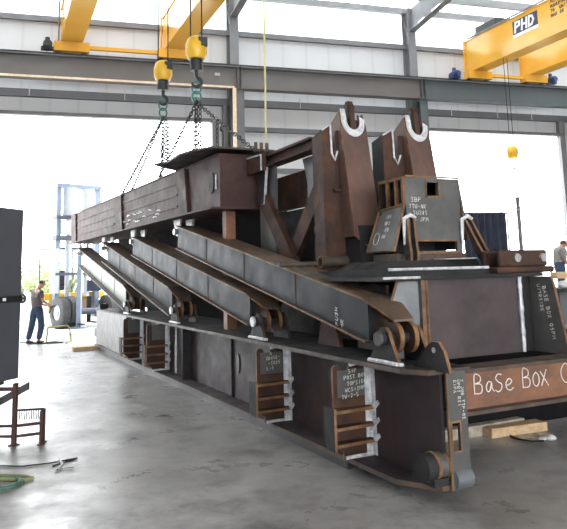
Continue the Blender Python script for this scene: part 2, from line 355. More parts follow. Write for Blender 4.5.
for b, lab in ((5.95, 'under the joint of the crane runway beside the left door'), (13.39, 'under the teal crane runway behind the tall rusty posts'), (20.75, 'beside the right door opening at the right edge')):
    c = thing('crane_column', 'dark grey steel crane column ' + lab, 'column', W.w(-.95, b, 0), 'crane runway columns')
    mb = MB(W); ibeam_z(mb, -.95, b, 0, RZ0, .4, .33); mb.build('column_shaft', 'darkgirt' if b < 10 else 'tealbeam', c)
    mb = MB(W); mb.box(-1.2, -.7, b-.2, b+.2, 0, .03); mb.build('base_plate', 'darkgirt', c)
for b0, b1, m, lab in ((-16, 5.94, 'greybeam', 'warm grey crane runway beam across the left door, under the left crane'), (5.96, 13.38, 'greybeam', 'grey crane runway beam spanning behind the tall rusty posts'), (13.40, 34, 'tealbeam', 'teal grey crane runway beam under the right crane')):
    c = thing('crane_runway_beam', lab, 'beam', W.w(-1.1, (b0+b1)/2, RZ0), 'crane runway beams')
    mb = MB(W); mb.box(-1.1, -1.08, b0, b1, RZ0+.03, RZ1-.05); mb.build('web', m, c)
    mb = MB(W); mb.box(-1.28, -.9, b0, b1, RZ0, RZ0+.03); mb.build('bottom_flange', m, c)
    mb = MB(W); mb.box(-1.30, -.88, b0, b1, RZ1-.05, RZ1-.01); mb.build('top_flange', 'darkgirt', c)
    for bb in ((b0+.03, b1-.1) if b0 > 0 else (b1-.1,)):
        mb = MB(W); mb.box(-1.26, -1.1, bb, bb+.03, RZ0+.03, RZ1-.05); mb.build('stiffener', m, c)
mb = MB(W); mb.box(-1.16, -1.02, -15.95, 33.95, RZ1-.01, RZ1+.02); mb.box(-1.10, -1.08, -15.95, 33.95, RZ1+.02, RZ1+.07); mb.box(-1.13, -1.05, -15.95, 33.95, RZ1+.07, RZ1+.10)
tag(mb.build('crane_rail', 'black'), 'dark steel crane rail running on top of the runway beams', 'rail')
cd = thing('cream_conduit', 'thin cream conduit along the bottom of the left runway beam and down beside the column', 'conduit', W.w(-1.32, 5.6, 0))
mb = MB(W); mb.box(-1.36, -1.29, -15.95, 5.7, RZ0-.02, RZ0+.04); mb.build('horizontal_run', 'cream', cd)
mb = MB(W); mb.box(-1.36, -1.29, 5.64, 5.76, 0.0, RZ0-.02); mb.build('vertical_drop', 'cream', cd)
mb = MB(W); mb.box(-1.125, -1.1, 5.05, 5.24, 8.86, 8.96); tag(mb.build('wall_sticker', 'offwhite'), 'small white sticker on the left runway beam near the column', 'sticker')

# ================================================================== the cranes
def crane(bs, wid, zb, zt, name, label, far, mats):
    c = thing('overhead_crane', label, 'crane', B.w(-1, (bs[0]+bs[1])/2, RZ1+.1), 'yellow bridge cranes')
    gs = []
    for k, b in enumerate(bs):
        mb = MB(B); mb.box(far, -.75, b, b+.012, zb, zt); mb.box(far, -.75, b+wid-.012, b+wid, zb, zt); mb.box(far, -.75, b-.03, b+wid+.03, zb-.03, zb); mb.box(far, -.75, b-.03, b+wid+.03, zt, zt+.03); mb.box(-.77, -.75, b, b+wid, zb, zt)
        g = mb.build('bridge_girder', 'yellow', c); gs.append(g)
        mb = MB(B); mb.box(far, -.9, b+wid/2-.05, b+wid/2+.05, zt+.03, zt+.1); mb.build('trolley_rail', 'darkgirt', g)
        mb = MB(B); mb.cyl((-.8, b-.07, zb-.25), (-.8, b-.07, zt+.1), .035, 8); mb.build('post', 'yellow', g)
    # end truck: two wheel boxes joined by a slim tie beam
    for k, b in enumerate(bs):
        mb = MB(B); mb.box(-1.28, -.92, b-.25, b+wid+.25, RZ1+.14, zb-.03); mb.build('end_truck', 'yellow', c, bevel=.01)
        for q in (b-.1, b+wid+.1):
            mb = MB(B); mb.cyl((-1.16, q, RZ1+.24), (-1.02, q, RZ1+.24), .14, 18); mb.build('wheel', 'black', c, smooth=True)
    mb = MB(B); mb.box(-1.16, -1.02, bs[0]+wid+.25, bs[1]-.25, zb-.22, zb-.10); mb.build('tie_beam', 'yellow', c)
    return c, gs
def drive(c, b, z, sgn, m='darkblue'):
    mb = MB(B); mb.cyl((-1.42, b, z), (-1.02, b, z+.0), .15, 16); mb.cyl((-1.5, b, z), (-1.42, b, z), .11, 16); mb.box(-1.32, -1.1, b-.2, b+.2, z-.16, z-.06); mb.cyl((-1.2, b, z+.1), (-1.2, b, z+.28), .08, 12)
    mb.build('drive_motor', m, c, smooth=True)
c1, g1 = crane((-.27, 3.22), .66, 9.72, 10.95, 'left', 'yellow overhead crane with two bridge girders at the upper left', -34, None)
drive(c1, -.72, 9.52, -1, 'black')
mb = MB(B); mb.tube([(-1.1, -.36, 9.6), (-1.1, -.36, 11.1), (-1.15, -.3, 11.5), (-1.2, -.36, 12.1)], .03, 8); mb.build('power_conduit', 'greybeam', c1, smooth=True)
c2, g2 = crane((15.62, 18.3), .6, 9.72, 11.0, 'right', 'yellow overhead crane with PHD sign on its girder at the upper right', -34, None)
drive(c2, 14.75, 9.46, -1); drive(c2, 19.35, 9.5, 1)
# sign on the left face of the right crane's near girder
BF = 15.62
mb = MB(B); mb.hexa([(-3.68, BF-.006, 10.34), (-4.98, BF-.006, 10.34), (-4.98, BF, 10.34), (-3.68, BF, 10.34), (-3.68, BF-.006, 10.86), (-4.98, BF-.006, 10.86), (-4.98, BF, 10.86), (-3.68, BF, 10.86)])
sg = mb.build('sign_plate', 'navyprint', g2[0])
def block_text(mb, txt, a0, z0, h, wid, gap, th, b, slant=.12, depth=.006):
    x = 0
    for ch in txt:
        for st in G.get(ch, []):
            for (u0, v0), (u1, v1) in zip(st[:-1], st[1:]):
                p = Vector((u0*wid*h+v0*h*slant+x, v0*h)); q = Vector((u1*wid*h+v1*h*slant+x, v1*h)); d = (q-p)
                if d.length < 1e-6: continue
                d.normalize(); n = Vector((-d.y, d.x))*th/2; p2 = p-d*th*.4; q2 = q+d*th*.4
                c4 = [p2+n, q2+n, q2-n, p2-n]
                mb.add([(a0-c.x, b, z0+c.y) for c in c4]+[(a0-c.x, b-depth, z0+c.y) for c in c4], [(0,1,2,3), (7,6,5,4), (0,4,5,1), (1,5,6,2), (2,6,7,3), (3,7,4,0)])
        x += (wid+gap)*h
    return mb
GP = dict(G); 
mb = MB(B); mb.box(-4.98, -3.68, BF-.009, BF-.006, 10.22, 10.33); mb.build('sign_strip', 'whiteprint', g2[0])
mb = MB(B); block_text(mb, 'PHD', -3.80, 10.42, .36, .72, .28, .085, BF-.006); mb.build('sign_lettering', 'whiteprint', g2[0])
mb = MB(B)
for k, (tx, h) in enumerate((('AERIAL RA', .14), ('MANUFACTURE', .10), ('706 UNIT', .10), ('MAX 05 JUNE', .10))):
    block_text(mb, tx, -5.62, 10.86-k*.17, h, .75, .28, .03, BF, slant=.02, depth=.004)
mb.build('printed_notice', 'brownprint', g2[0])
# trolley electrics standing on the near girder
mb = MB(B); mb.box(-2.7, -1.5, 15.66, 16.2, 11.10, 11.42); bx = mb.build('electrical_box', 'black', c2, bevel=.02)
mb = MB(B); mb.box(-1.5, -1.36, 15.66, 16.0, 11.06, 11.46); mb.build('box_lid', 'offwhite', bx)
mb = MB(B); mb.box(-12, -1.0, BF-.06, BF-.03, 11.04, 11.1); mb.build('cable_track', 'column', g2[0])

# hook blocks and slings ---------------------------------------------------
def chain_leg(mb, p, q, fr_link=.075, r=.0075):
    P = Vector(p); Q = Vector(q); d = Q-P; n = max(2, int(d.length/fr_link)); t = d.normalized(); x = t.orthogonal().normalized(); y = t.cross(x)
    for i in range(n+1):
        c = P+d*(i/n); e = x if i % 2 else y
        mb.torus(tuple(c), tuple(t), tuple(e), fr_link*.68, r*1.35, 10, 5, 0, .58)
def hook_block(pos, top, label, r=.185):
    x, y, z = pos
    t = thing('hook_block', label, 'hook block', pos, 'yellow crane hook blocks')
    f = local(x, y, 15); 
    mb = MB(f); mb.lathe([(-.15, .02), (-.145, r*.80), (-.05, r*1.02), (.12, r*1.04), (.22, r*.85), (.26, r*.6), (.27, .02)], (0, 0, z), (0, 0, 1), 20); hs = mb.build('housing', 'hookyellow', t, smooth=True)
    mb = MB(f); mb.box(r*.1, r*.95, -r*.97, -r*.5, z+.06, z+.22); mb.build('side_window', 'black', hs)
    mb = MB(f); mb.cyl((0, 0, z-.36), (0, 0, z-.155), r*.62, 18); mb.build('load_limiter', 'black', t, smooth=True)
    mb = MB(f); pts = [(0, 0, z-.34), (0, 0, z-.46)]+[(.085*math.sin(q)-.0, 0, z-.56+.085*math.cos(q)) for q in [R(d) for d in range(10, 290, 28)]]
    mb.tube(pts, [.035]*3+[.04]*(len(pts)-6)+[.03, .025, .015], 8); mb.build('hook', 'chain', t, smooth=True)
    for k in (-1, 1):
        mb = MB(f); mb.cyl((k*.1, 0, z+.25), (k*.1, 0, top), .013, 6); mb.build('wire_rope', 'darksteel', t)
    return Vector((x, y, z-.64))
def sling(hk, legs, label, hang=()):
    t = thing('chain_sling', label, 'chain sling', tuple(hk), 'chain slings holding the upper girder')
    mb = MB(); mb.torus((hk.x, hk.y, hk.z-.02), (1, 0, 0), (0, 0, 1), .085, .016, 16, 6, 0, 1.35); mb.build('master_ring', 'ringgreen', t, smooth=True)
    mb = MB(); mb.torus((hk.x, hk.y, hk.z-.19), (.9, .43, 0), (0, 0, 1), .08, .02, 14, 6, 0, 1.2); mb.build('coupling_link', 'ringgreen', t, smooth=True)
    top = hk-Vector((0, 0, .3))
    for q in legs:
        mb = MB(); chain_leg(mb, top, q); mb.build('chain_leg', 'chain', t)
    for (dx, dz) in hang:
        mb = MB(); p = top+Vector((dx, 0, 0)) if abs(dx) < .2 else top+Vector((dx, 0, -.25-abs(dx)*.3)); chain_leg(mb, p, p-Vector((0, 0, dz))); mb.build('hanging_chain', 'chain', t)
    return t
k1 = hook_block(tuple(A.w(8.6, .45, 5.93)), 10.6, 'lower left yellow hook block hanging from the left crane')
k2 = hook_block(tuple(A.w(6.4, .45, 5.73)), 10.6, 'nearer, higher yellow hook block hanging in front of the crane girder')

# right hand hook, far away by the right door
hb = thing('hook_block', 'small distant orange hook block hanging in front of the right door', 'hook block', W.w(-3, 15.85, 5.5), 'yellow crane hook blocks')
mb = MB(W); mb.lathe([(-.2, .03), (-.18, .18), (0, .22), (.16, .22), (.28, .12), (.3, .02)], (-3, 15.85, 5.98), (0, 0, 1), 18); mb.build('housing', 'hookyellow', hb, smooth=True)
mb = MB(W); mb.tube([(-3, 15.85, 5.8), (-3, 15.85, 5.6), (-3, 15.95, 5.5), (-3, 15.9, 5.4), (-3, 15.8, 5.42)], .03, 8); mb.build('hook', 'chain', hb, smooth=True)
for k in (-.08, .08):
    mb = MB(W); mb.cyl((-3, 15.85+k, 6.2), (-3, 15.85+k, 9.7), .012, 6); mb.build('wire_rope', 'darksteel', hb)

# ================================================================== the machine frame
base = thing('base_frame', 'huge dark welded steel base frame with BaSe BOX chalked on its front beam', 'steel frame', tuple(A.w(0, 0, .1)))
FR = 13.4
def part(name, mb, mats, parent=base, **k): return mb.build(name, mats, parent, **k)
# long left side girder
mb = MB(A); mb.box(-.30, 9.78, .25, .28, .14, .97, 0); sg = part('side_girder', mb, 'scale')
mb = MB(A); mb.prism([(.02, 0), (FR, 0), (FR, .55), (-.33, .55), (-.33, .2)], 'ab', .10, .14, 0, 1); part('bottom_flange', mb, ['scale', 'dulledge'], sg)
mb = MB(A); mb.prism([(-.12, 0), (FR, 0), (FR, .55), (-.33, .55), (-.33, .12)], 'ab', .97, 1.01, 0, 1); part('top_flange', mb, ['darksteel', 'dulledge'], sg)
mb = MB(A); mb.box(9.78, 13.15, -.005, .02, .17, .975); mb.box(9.76, 9.79, -.005, .25, .17, .97); mb.box(13.13, 13.16, 0, .3, .17, .97); part('closing_plate', mb, 'grey', sg)
mb = MB(A); mb.box(13.16, 13.55, .02, .2, .32, .52); part('end_stub', mb, 'black', sg)
mb = MB(A); mb.cyl((13.0, .03, 1.08), (13.0, .25, 1.08), .06, 12); mb.box(12.9, 13.1, .05, .2, 1.01, 1.06); part('end_fitting', mb, 'black', sg)
# oval slot in the web and thin stiffener ribs
mb = MB(A); mb.prism([(4.05+.05*math.cos(q), .60+.13*math.sin(q)) for q in [R(i*22.5) for i in range(16)]], 'az', .236, .25, 0); part('slot_rim', mb, 'black', sg)
for a in (6.15, 4.05+.22):
    mb = MB(A); mb.box(a-.012, a+.012, .10 if a > 5 else .22, .25, .14, .97); part('stiffener', mb, 'darksteel', sg)
mb = MB(A); mb.box(.9, 13.1, .07, .22, 0.0, .10); part('shade_strip', mb, 'black')  # black strip added for the shadow band under the bottom flange
# jack brackets
def bracket(a, lab, writing):
    pl_ = [(-.145, .56), (-.145, .93), (-.12, .955), (-.085, .955), (-.06, .93), (-.055, .82), (-.03, .79), (.0, .79), (.02, .82), (.025, .935), (.06, .96), (.25, .96), (.25, .14), (-.05, .14), (-.05, .2), (-.145, .26)]
    mb = MB(A); mb.prism(pl_, 'bz', a, a+.03, 0, 1); br = part('jack_bracket', mb, ['rust', 'edge'])
    note(br, lab)
    for z in (.555, .41, .27):
        mb = MB(A); mb.prism([(a-.125, -.19), (a, -.19), (a, .25), (a-.09, .25)], 'ab', z, z+.028, 1, 0); part('shelf', mb, ['edge', 'rust'], br)
    mb = MB(A); mb.prism([(a-.125, .24), (a-.125, .60), (a+.07, .60), (a+.07, .32), (a+.02, .24)], 'az', -.215, -.19, 0, 1); part('side_plate', mb, ['darksteel', 'edge'], br)
    mb = MB(A)
    n = 26; pts = [(a-.012, .243, .14+.83*i/n) for i in range(n+1)]
    mb.tube(pts, [.016+.012*random.random() for _ in pts], 6)
    for z in (.57, .425, .285):
        mb.tube([(a-.14, .25, z+.05), (a-.10, .235, z+.02), (a-.05, .24, z-.02), (a-.02, .235, z-.06)], [.02, .026, .022, .018], 6)
    mb.tube([(a-.01, -.04, .15), (a-.012, .1, .152), (a-.012, .24, .15)], .018, 6); mb.tube([(a-.01, .03, .95), (a-.012, .08, .965), (a-.01, .13, .96)], [.018, .024, .016], 6)
    part('weld_seam', mb, 'weld', br, smooth=True)
    mb = MB(A); mb.box(a-.004, a, -.1 if writing else -.05, .225, .67, .93 if not writing else .905); part('primed_patch', mb, 'grey', br)
    mb = MB(A); mb.box(a-.005, a-.001, .19, .25, .15, .95); mb.box(a-.09, a-.001, .244, .249, .15, .93); part('ground_band', mb, 'weld', br)
    for k, tx in enumerate(writing):
        mb = MB(A); write(mb, tx, (a-.006, (.02, -.03, .0, -.02, -.06, -.09)[k % 6], .875-.055*k), (0, 1, .08), (0, 0, 1), .034, r=.0023, jit=.06); part('chalk_writing', mb, 'chalk', br)
bracket(.74, 'nearest stepped jack bracket, rusty with heavy white chalk notes', ['SIP', 'POST BOX', 'TOPSIDE', 'WC512MP', 'TW-2-5'])
bracket(2.5, 'second jack bracket from the front', ['A', '2BASE-', '-5025', 'L-5'])
bracket(7.5, 'third jack bracket from the front, dark and rusty', [])
bracket(9.4, 'farthest jack bracket beside the grey closing plate', [])
for a in (6.95,):
    mb = MB(A); mb.tube([(a+.02, .24, .14+.83*i/20) for i in range(21)], [.02+.012*random.random() for _ in range(21)], 6); part('weld_seam', mb, 'weld', sg, smooth=True)
# front end plate with a slot, boss and nose gusset
mb = MB(A); mb.box(-.36, -.33, .28, .30, .10, .99); mb.box(-.36, -.33, .385, .47, .10, .99); mb.box(-.36, -.33, .30, .385, .10, .385); mb.box(-.36, -.33, .30, .385, .60, .99)
ep = part('end_plate', mb, 'grey')
mb = MB(A)
for (b0, b1, z0, z1) in ((.292, .304, .375, .61), (.381, .393, .375, .61), (.292, .393, .375, .388), (.292, .393, .598, .612)): mb.box(-.366, -.36, b0, b1, z0, z1)
mb.box(-.362, -.345, .274, .285, .1, .99); part('slot_edge', mb, 'edge', ep)
mb = MB(A); mb.cyl((-.33, .305, .175), (-.33, .465, .175), .075, 20); part('bottom_roll', mb, 'lightsteel', ep, smooth=True)
for k, tx in enumerate(('2 JOB TTP-02', 'UPRT RS1', 'RIPA')):
    mb = MB(A); write(mb, tx, (-.364, .415-.038*k, .92), (0, 0, -1), (0, 1, 0), .028, r=.002, jit=.05); part('chalk_writing', mb, 'chalk', ep)
mb = MB(A); mb.lathe([(0, .0), (0, .10), (.09, .105), (.095, .112), (.115, .112), (.12, .10), (.185, .10), (.19, .112), (.21, .112), (.21, .0)], (-.25, .07, .275), (0, 1, 0), 28, [0, 0, 1, 1, 1, 2, 1, 1, 0]); part('trunnion_boss', mb, ['darksteel', 'edge', 'grey'], smooth=True)
mb = MB(A); mb.box(-.34, -.05, .12, .26, .14, .20, 0); part('boss_saddle', mb, 'darksteel')
mb = MB(A); mb.prism([(-.50, 1.0), (-.02, 1.0), (-.24, 1.19), (-.30, 1.225), (-.38, 1.225), (-.44, 1.16)], 'az', .20, .23, 0, 1); part('nose_gusset', mb, ['darksteel', 'edge'])
mb = MB(A); mb.cyl((-.32, .195, 1.16), (-.32, .205, 1.16), .022, 12); part('gusset_hole', mb, 'bare')
# cross beam with the chalked words
mb = MB(A); mb.box(-.24, -.21, .45, 4.6, .64, .98); cb = part('cross_beam', mb, 'orange')
mb = MB(A); mb.box(-.335, -.06, .47, 4.6, .955, .985); part('top_flange', mb, 'dulledge', cb)
mb = MB(A); mb.box(-.335, -.06, .47, 4.6, .625, .655); part('bottom_flange', mb, 'dulledge', cb)
words = {'B': [[(0,0),(.06,1),(.55,.98),(.72,.82),(.6,.62),(.1,.55),(.7,.5),(.85,.25),(.65,.03),(-.05,.04)]],
  'a': [[(.72,.62),(.4,.68),(.12,.4),(.2,.1),(.5,.12),(.75,.6),(.78,.25),(1.0,.05)]], 'S': [[(.85,.95),(.4,1.0),(.1,.78),(.4,.55),(.8,.4),(.75,.12),(.35,-.02),(0,.1)]],
  'e': [[(.1,.3),(.55,.4),(.75,.58),(.45,.75),(.12,.5),(.15,.15),(.5,-.02),(.9,.12)]], 'O': [[(.5,.85),(.12,.6),(.12,.2),(.5,0),(.85,.22),(.85,.62),(.5,.85)]],
  'X': [[(.05,.85),(.9,-.05)], [(.75,.95),(.1,0)]], 'C': [[(.85,.85),(.5,1.0),(.1,.7),(.1,.3),(.45,.0),(.9,.1)]], ' ': []}
mb = MB(A); x = .63
def smooth_pts(pts, n=4):
    out = []
    for i in range(len(pts)-1):
        p0 = pts[max(i-1, 0)]; p1 = pts[i]; p2 = pts[i+1]; p3 = pts[min(i+2, len(pts)-1)]
        for k in range(n):
            t = k/n; out.append(tuple(.5*((2*p1[d])+(-p0[d]+p2[d])*t+(2*p0[d]-5*p1[d]+4*p2[d]-p3[d])*t*t+(-p0[d]+3*p1[d]-3*p2[d]+p3[d])*t**3) for d in (0, 1)))
    return out+[pts[-1]]
for word in (((('B', .655, .10, .152), ('a', .775, .095, .13), ('S', .885, .09, .14), ('e', .995, .105, .125)), (('B', 1.2, .10, .155), ('O', 1.315, .09, .14), ('X', 1.41, .105, .14)), (('C', 1.66, .13, .165),))):
    mb = MB(A)
    for ch, b, wd, h in word:
        for st in words[ch]:
            mb.tube([(-.246, b+u*wd, .765+v*h) for u, v in smooth_pts(st)], .0042, 6)
    part('chalk_lettering', mb, 'chalk', cb, smooth=True)
# lug pairs on the side girder
PINS = [(.22, 1.22), (3.0, 1.22), (6.56, 1.22), (10.13, 1.22)]
for i, (a, z) in enumerate(PINS):
    for b0 in (.085, .415):
        mb = MB(A); mb.prism([(a-.21, 1.01), (a+.25, 1.01)]+[(a+.085*math.cos(q), z+.095*math.sin(q)) for q in [R(d) for d in range(25, 176, 25)]], 'az', b0, b0+.035, 0, 1)
        part('lug', mb, ['darksteel', 'dulledge' if i else 'edge'])
    mb = MB(A); mb.tube([(a-.2, .075, 1.02), (a, .07, 1.025), (a+.24, .075, 1.02)], .02, 6); mb.tube([(a-.215, .08, 1.02), (a-.22, .12, 1.02)], .018, 6); part('lug_weld', mb, 'weld', smooth=True)
# inner structure: dark second girder, cross members, far side girder
mb = MB(A); mb.box(1.2, 13.0, 1.25, 1.3, .12, 1.75); mb.prism([(4.4, 1.0), (16.3, 1.0), (16.3, 3.2), (4.4, 3.0)], 'az', 1.18, 1.22); mb.box(1.2, 4.4, 1.15, 1.5, 1.72, 1.76); part('inner_girder', mb, 'shadeblack')  # near-black backing; the shade between the struts is in its colour
mb = MB(A); mb.box(1.32, 1.36, .28, 3.7, .015, .97); part('shade_web', mb, 'shadeblack')  # near-black plate added to give the opening under the beam its shade
mb = MB(A); mb.box(-.2, FR, 3.9, 3.95, .14, .97); mb.box(-.2, FR, 3.7, 4.2, .1, .14); mb.box(-.2, FR, 3.7, 4.2, .97, 1.01); part('far_side_girder', mb, 'scale')
for a in (1.9, 4.6, 7.8, 11.0):
    mb = MB(A); mb.box(a-.02, a+.02, .28, 3.9, .3, .95); part('cross_member', mb, 'darksteel')
mb = MB(A); mb.box(.9, 11.5, .55, 1.2, .96, .985); part('walkway_plate', mb, 'darksteel')
mb = MB(A); mb.prism([(1.55, 1.01), (2.05, 1.01), (1.95, 1.32), (1.72, 1.32)], 'az', .42, .46, 0, 1); part('rear_gusset', mb, ['brown', 'edge'])
mb = MB(A); mb.prism([(1.2, 1.0), (2.3, 1.0), (2.2, 1.7), (1.35, 1.7)], 'az', 1.0, 1.03, 0, 1); part('rear_gusset', mb, ['brown', 'dulledge'])

# pedestal (raised centre box)
mb = MB(A); mb.box(.30, .33, .64, 1.78, .98, 1.70, 0); ped = part('pedestal', mb, 'purple')
mb = MB(A); mb.prism([(.28, .98), (.28, 1.70), (.62, 1.70), (.62, .98)], 'az', .56, .60, 0, 1)
mb.add([(.29, .62, .98), (.29, .62, 1.70), (.42, .40, 1.70), (.52, .16, .98)], [(0,1,2,3)], 0); mb.add([(.31, .63, .98), (.31, .63, 1.70), (.44, .41, 1.70), (.54, .17, .98)], [(0,1,2,3)], 0)
part('side_gusset', mb, ['lightsteel', 'edge'], ped)
mb = MB(A)
mb.tube([(.28, .62, .98), (.28, .62, 1.70)], .012, 6); mb.tube([(.42, .395, 1.70), (.52, .155, .98)], .014, 6); mb.tube([(.29, .63, 1.70), (.42, .40, 1.70)], .012, 6); part('gusset_edge', mb, 'edge', ped)
mb = MB(A); mb.prism([(.55, 1.05), (.55, 1.66), (1.1, 1.66), (1.1, 1.05)], 'az', .36, .39, 0, 1); part('inner_plate', mb, ['darksteel', 'dulledge'], ped)
mb = MB(A); mb.prism([(.27, .98), (.27, 1.70), (.0, 1.70), (-.03, 1.6), (-.15, .98)], 'az', 1.90, 1.93, 0, 1); rg = part('right_gusset', mb, ['grey', 'edge'], ped)
mb = MB(A); mb.box(.30, .33, 1.78, 1.98, .98, 1.70); part('front_wall', mb, 'darksteel', ped)
mb = MB(A)
mb.tube([(.285, 1.775+.0*i, .98+.72*i/24) for i in range(25)], [.018+.008*random.random() for _ in range(25)], 6); part('weld_seam', mb, 'weld', ped, smooth=True)
mb = MB(A); write(mb, 'BASE BOX 05PM', (.11, 1.896, 1.60), (-.16, 0, -1), (-1, 0, .16), .042, r=.0022, jit=.05); part('chalk_writing', mb, 'chalk', ped)
mb = MB(A); write(mb, 'U7TRSIDE', (.18, 1.896, 1.62), (-.14, 0, -1), (-1, 0, .14), .036, r=.002, jit=.05); part('chalk_writing', mb, 'chalk', ped)
# deck plates on the pedestal
mb = MB(A); mb.prism([(.24, .12), (.24, 2.06), (1.3, 2.9), (3.4, 2.9), (3.4, .12)], 'ab', 1.70, 1.735, 0); dk = part('deck_plate', mb, 'darksteel')
mb = MB(A); mb.prism([(.42, .30), (.42, 2.1), (1.4, 2.8), (3.2, 2.8), (3.2, .30)], 'ab', 1.735, 1.80); part('ring_plate', mb, 'darksteel', dk)
mb = MB(A); mb.prism([(.42, 1.80), (1.75, 1.80), (1.70, 1.885), (.60, 1.885)], 'bz', .8, 1.6, 0, 0); part('stepped_plate', mb, 'darksteel', dk)
mb = MB(A); mb.tube([(.41, .30+.12*i, 1.80) for i in range(11)], .014, 6); mb.tube([(.235, .12+.05*i, 1.725) for i in range(9)], .012, 6); part('weld_seam', mb, 'weld', dk)
# bolted bracket on deck
mb = MB(A); mb.box(.33, .38, 1.58, 2.24, 1.80, 1.965, 0); mb.box(.55, .60, 1.58, 2.24, 1.80, 1.965, 0); mb.box(.30, .63, 1.52, 2.30, 1.735, 1.80); bb = part('bolt_bracket', mb, 'rust', bevel=.02)
for b in (1.80, 2.16):
    mb = MB(A); mb.cyl((.30, b, 1.885), (.62, b, 1.885), .042, 14); part('bolt', mb, 'bare', bb, smooth=True)

# sheet lying on the deck
mb = MB(A); mb.prism([(.5, 1.42), (.62, 1.55), (.9, 1.5), (1.0, 1.28), (.75, 1.25)], 'ab', 1.892, 1.899); tag(mb.build('paper_sheet', 'rag'), 'crumpled pale sheet on the deck beside the pivot box', 'sheet')

# diagonal struts -----------------------------------------------------------
TOPS = [6.43, 9.72, 13.0, 16.9]
SL = ['nearest, longest looking diagonal strut with rusty top flange and chalk marks', 'second diagonal strut from the front, below the nearest one', 'third diagonal strut from the front, dark ended', 'farthest diagonal strut, pale green grey, under the girder tip']
for i, ((pa, pz), ta) in enumerate(zip(PINS, TOPS)):
    t = thing('diagonal_strut', SL[i], 'strut', tuple(A.w(pa, .25, pz)), 'diagonal struts under the upper girder')
    L = ta-pa; z0 = pz+.09; z1 = 2.44
    def lin(a): return z0+(z1-z0)*(a-pa)/L
    h = (.175, .175, .225, .25)[i]; s0 = pa+.26; s1 = ta-.03
    mw = ('blue', 'blue', 'blue', 'palegreen')[i]
    for b0 in ((.10, .385) if i < 2 else (.20, .33)):
        mb = MB(A); mb.prism([(s0, lin(s0)-h), (s1, lin(s1)-h), (s1, lin(s1)+h), (s0+.02, lin(s0+.02)+h), (s0, lin(s0)+h-.03)], 'az', b0, b0+.02, 0, 0); w_ = part('web', mb, mw, t)
    for k in range(1, 4):
        a = s0+(s1-s0)*k/4; mb = MB(A); bs = .098 if i < 2 else .198; mb.tube([(a, bs, lin(a)-h), (a, bs, lin(a)+h)], .006, 4); part('seam', mb, 'dulledge', t)
    mb = MB(A)
    e = pa-.05; bk_ = s0+.03; ez = pz+.135
    mb.hexa([(s1, .06, lin(s1)+h), (s1, .45, lin(s1)+h), (bk_, .45, lin(bk_)+h), (bk_, .06, lin(bk_)+h), (s1, .06, lin(s1)+h+.022), (s1, .45, lin(s1)+h+.022), (bk_, .45, lin(bk_)+h+.022), (bk_, .06, lin(bk_)+h+.022)])
    mb.hexa([(bk_, .06, lin(bk_)+h), (bk_, .45, lin(bk_)+h), (e, .375, ez), (e, .175, ez), (bk_, .06, lin(bk_)+h+.022), (bk_, .45, lin(bk_)+h+.022), (e, .375, ez+.022), (e, .175, ez+.022)])
    tf = part('top_flange', mb, 'dulledge' if i > 1 else 'flangerust', t)
    mb = MB(A); mb.tube([(s1, .06, lin(s1)+h+.011), (bk_, .06, lin(bk_)+h+.011), (e, .175, ez+.011)], .011, 4); part('flange_edge', mb, 'edge', tf)
    if i < 2:
        mb = MB(A); mb.tube([(s1, .06, lin(s1)-h-.011), (s0, .06, lin(s0)-h-.011)], .011, 4); part('flange_edge', mb, 'edge', t)
    mb = MB(A); mb.hexa([(s0, .06, lin(s0)-h-.022), (s0, .45, lin(s0)-h-.022), (s1, .45, lin(s1)-h-.022), (s1, .06, lin(s1)-h-.022), (s0, .06, lin(s0)-h), (s0, .45, lin(s0)-h), (s1, .45, lin(s1)-h), (s1, .06, lin(s1)-h)]); part('bottom_flange', mb, 'dulledge', t)
    mb = MB(A); mb.box(s0-.01, s0+.01, .12, .385, lin(s0)-h, lin(s0)+h-.01); part('end_plate', mb, 'darksteel', t)
    for b0 in (.175, .33):
        mb = MB(A); mb.prism([(s0+.05, lin(s0)-.15), (s0+.05, lin(s0)+.13)]+[(pa+.125*math.cos(q), pz+.135*math.sin(q)) for q in [R(d) for d in range(70, 291, 20)]], 'az', b0, b0+.045, 0, 1); part('eye_plate', mb, ['rust', 'edge'], t)
    mb = MB(A); mb.cyl((pa, .03, pz), (pa, .47, pz), .055, 16); pn = part('pin', mb, 'darksteel', t, smooth=True)
    mb = MB(A); mb.cyl((pa, .015, pz), (pa, .04, pz), .06, 16); part('pin_cap', mb, 'grey' if i == 0 else 'weld', pn, smooth=True)
    mb = MB(A); mb.prism([(ta-.25, lin(ta-.25)-.1), (ta-.25, lin(ta-.25)+.12), (ta+.1, 2.62), (ta+.17, 2.52), (ta+.1, 2.42)], 'az', .22, .27, 0, 1); part('upper_eye', mb, ['darksteel', 'dulledge'], t)
    mb = MB(A); mb.cyl((ta+.07, .06, 2.53), (ta+.07, .44, 2.53), .05, 14); part('upper_pin', mb, 'bare', t, smooth=True)
    if i == 0:
        mb = MB(A); write(mb, 'PUSH', (1.02, .094, 1.28), (.02, 0, 1), (1, 0, .19), .05, r=.003); write(mb, 'MR', (.92, .094, 1.26), (.02, 0, 1), (1, 0, .19), .05, r=.003)
        part('chalk_writing', mb, 'chalk', t)

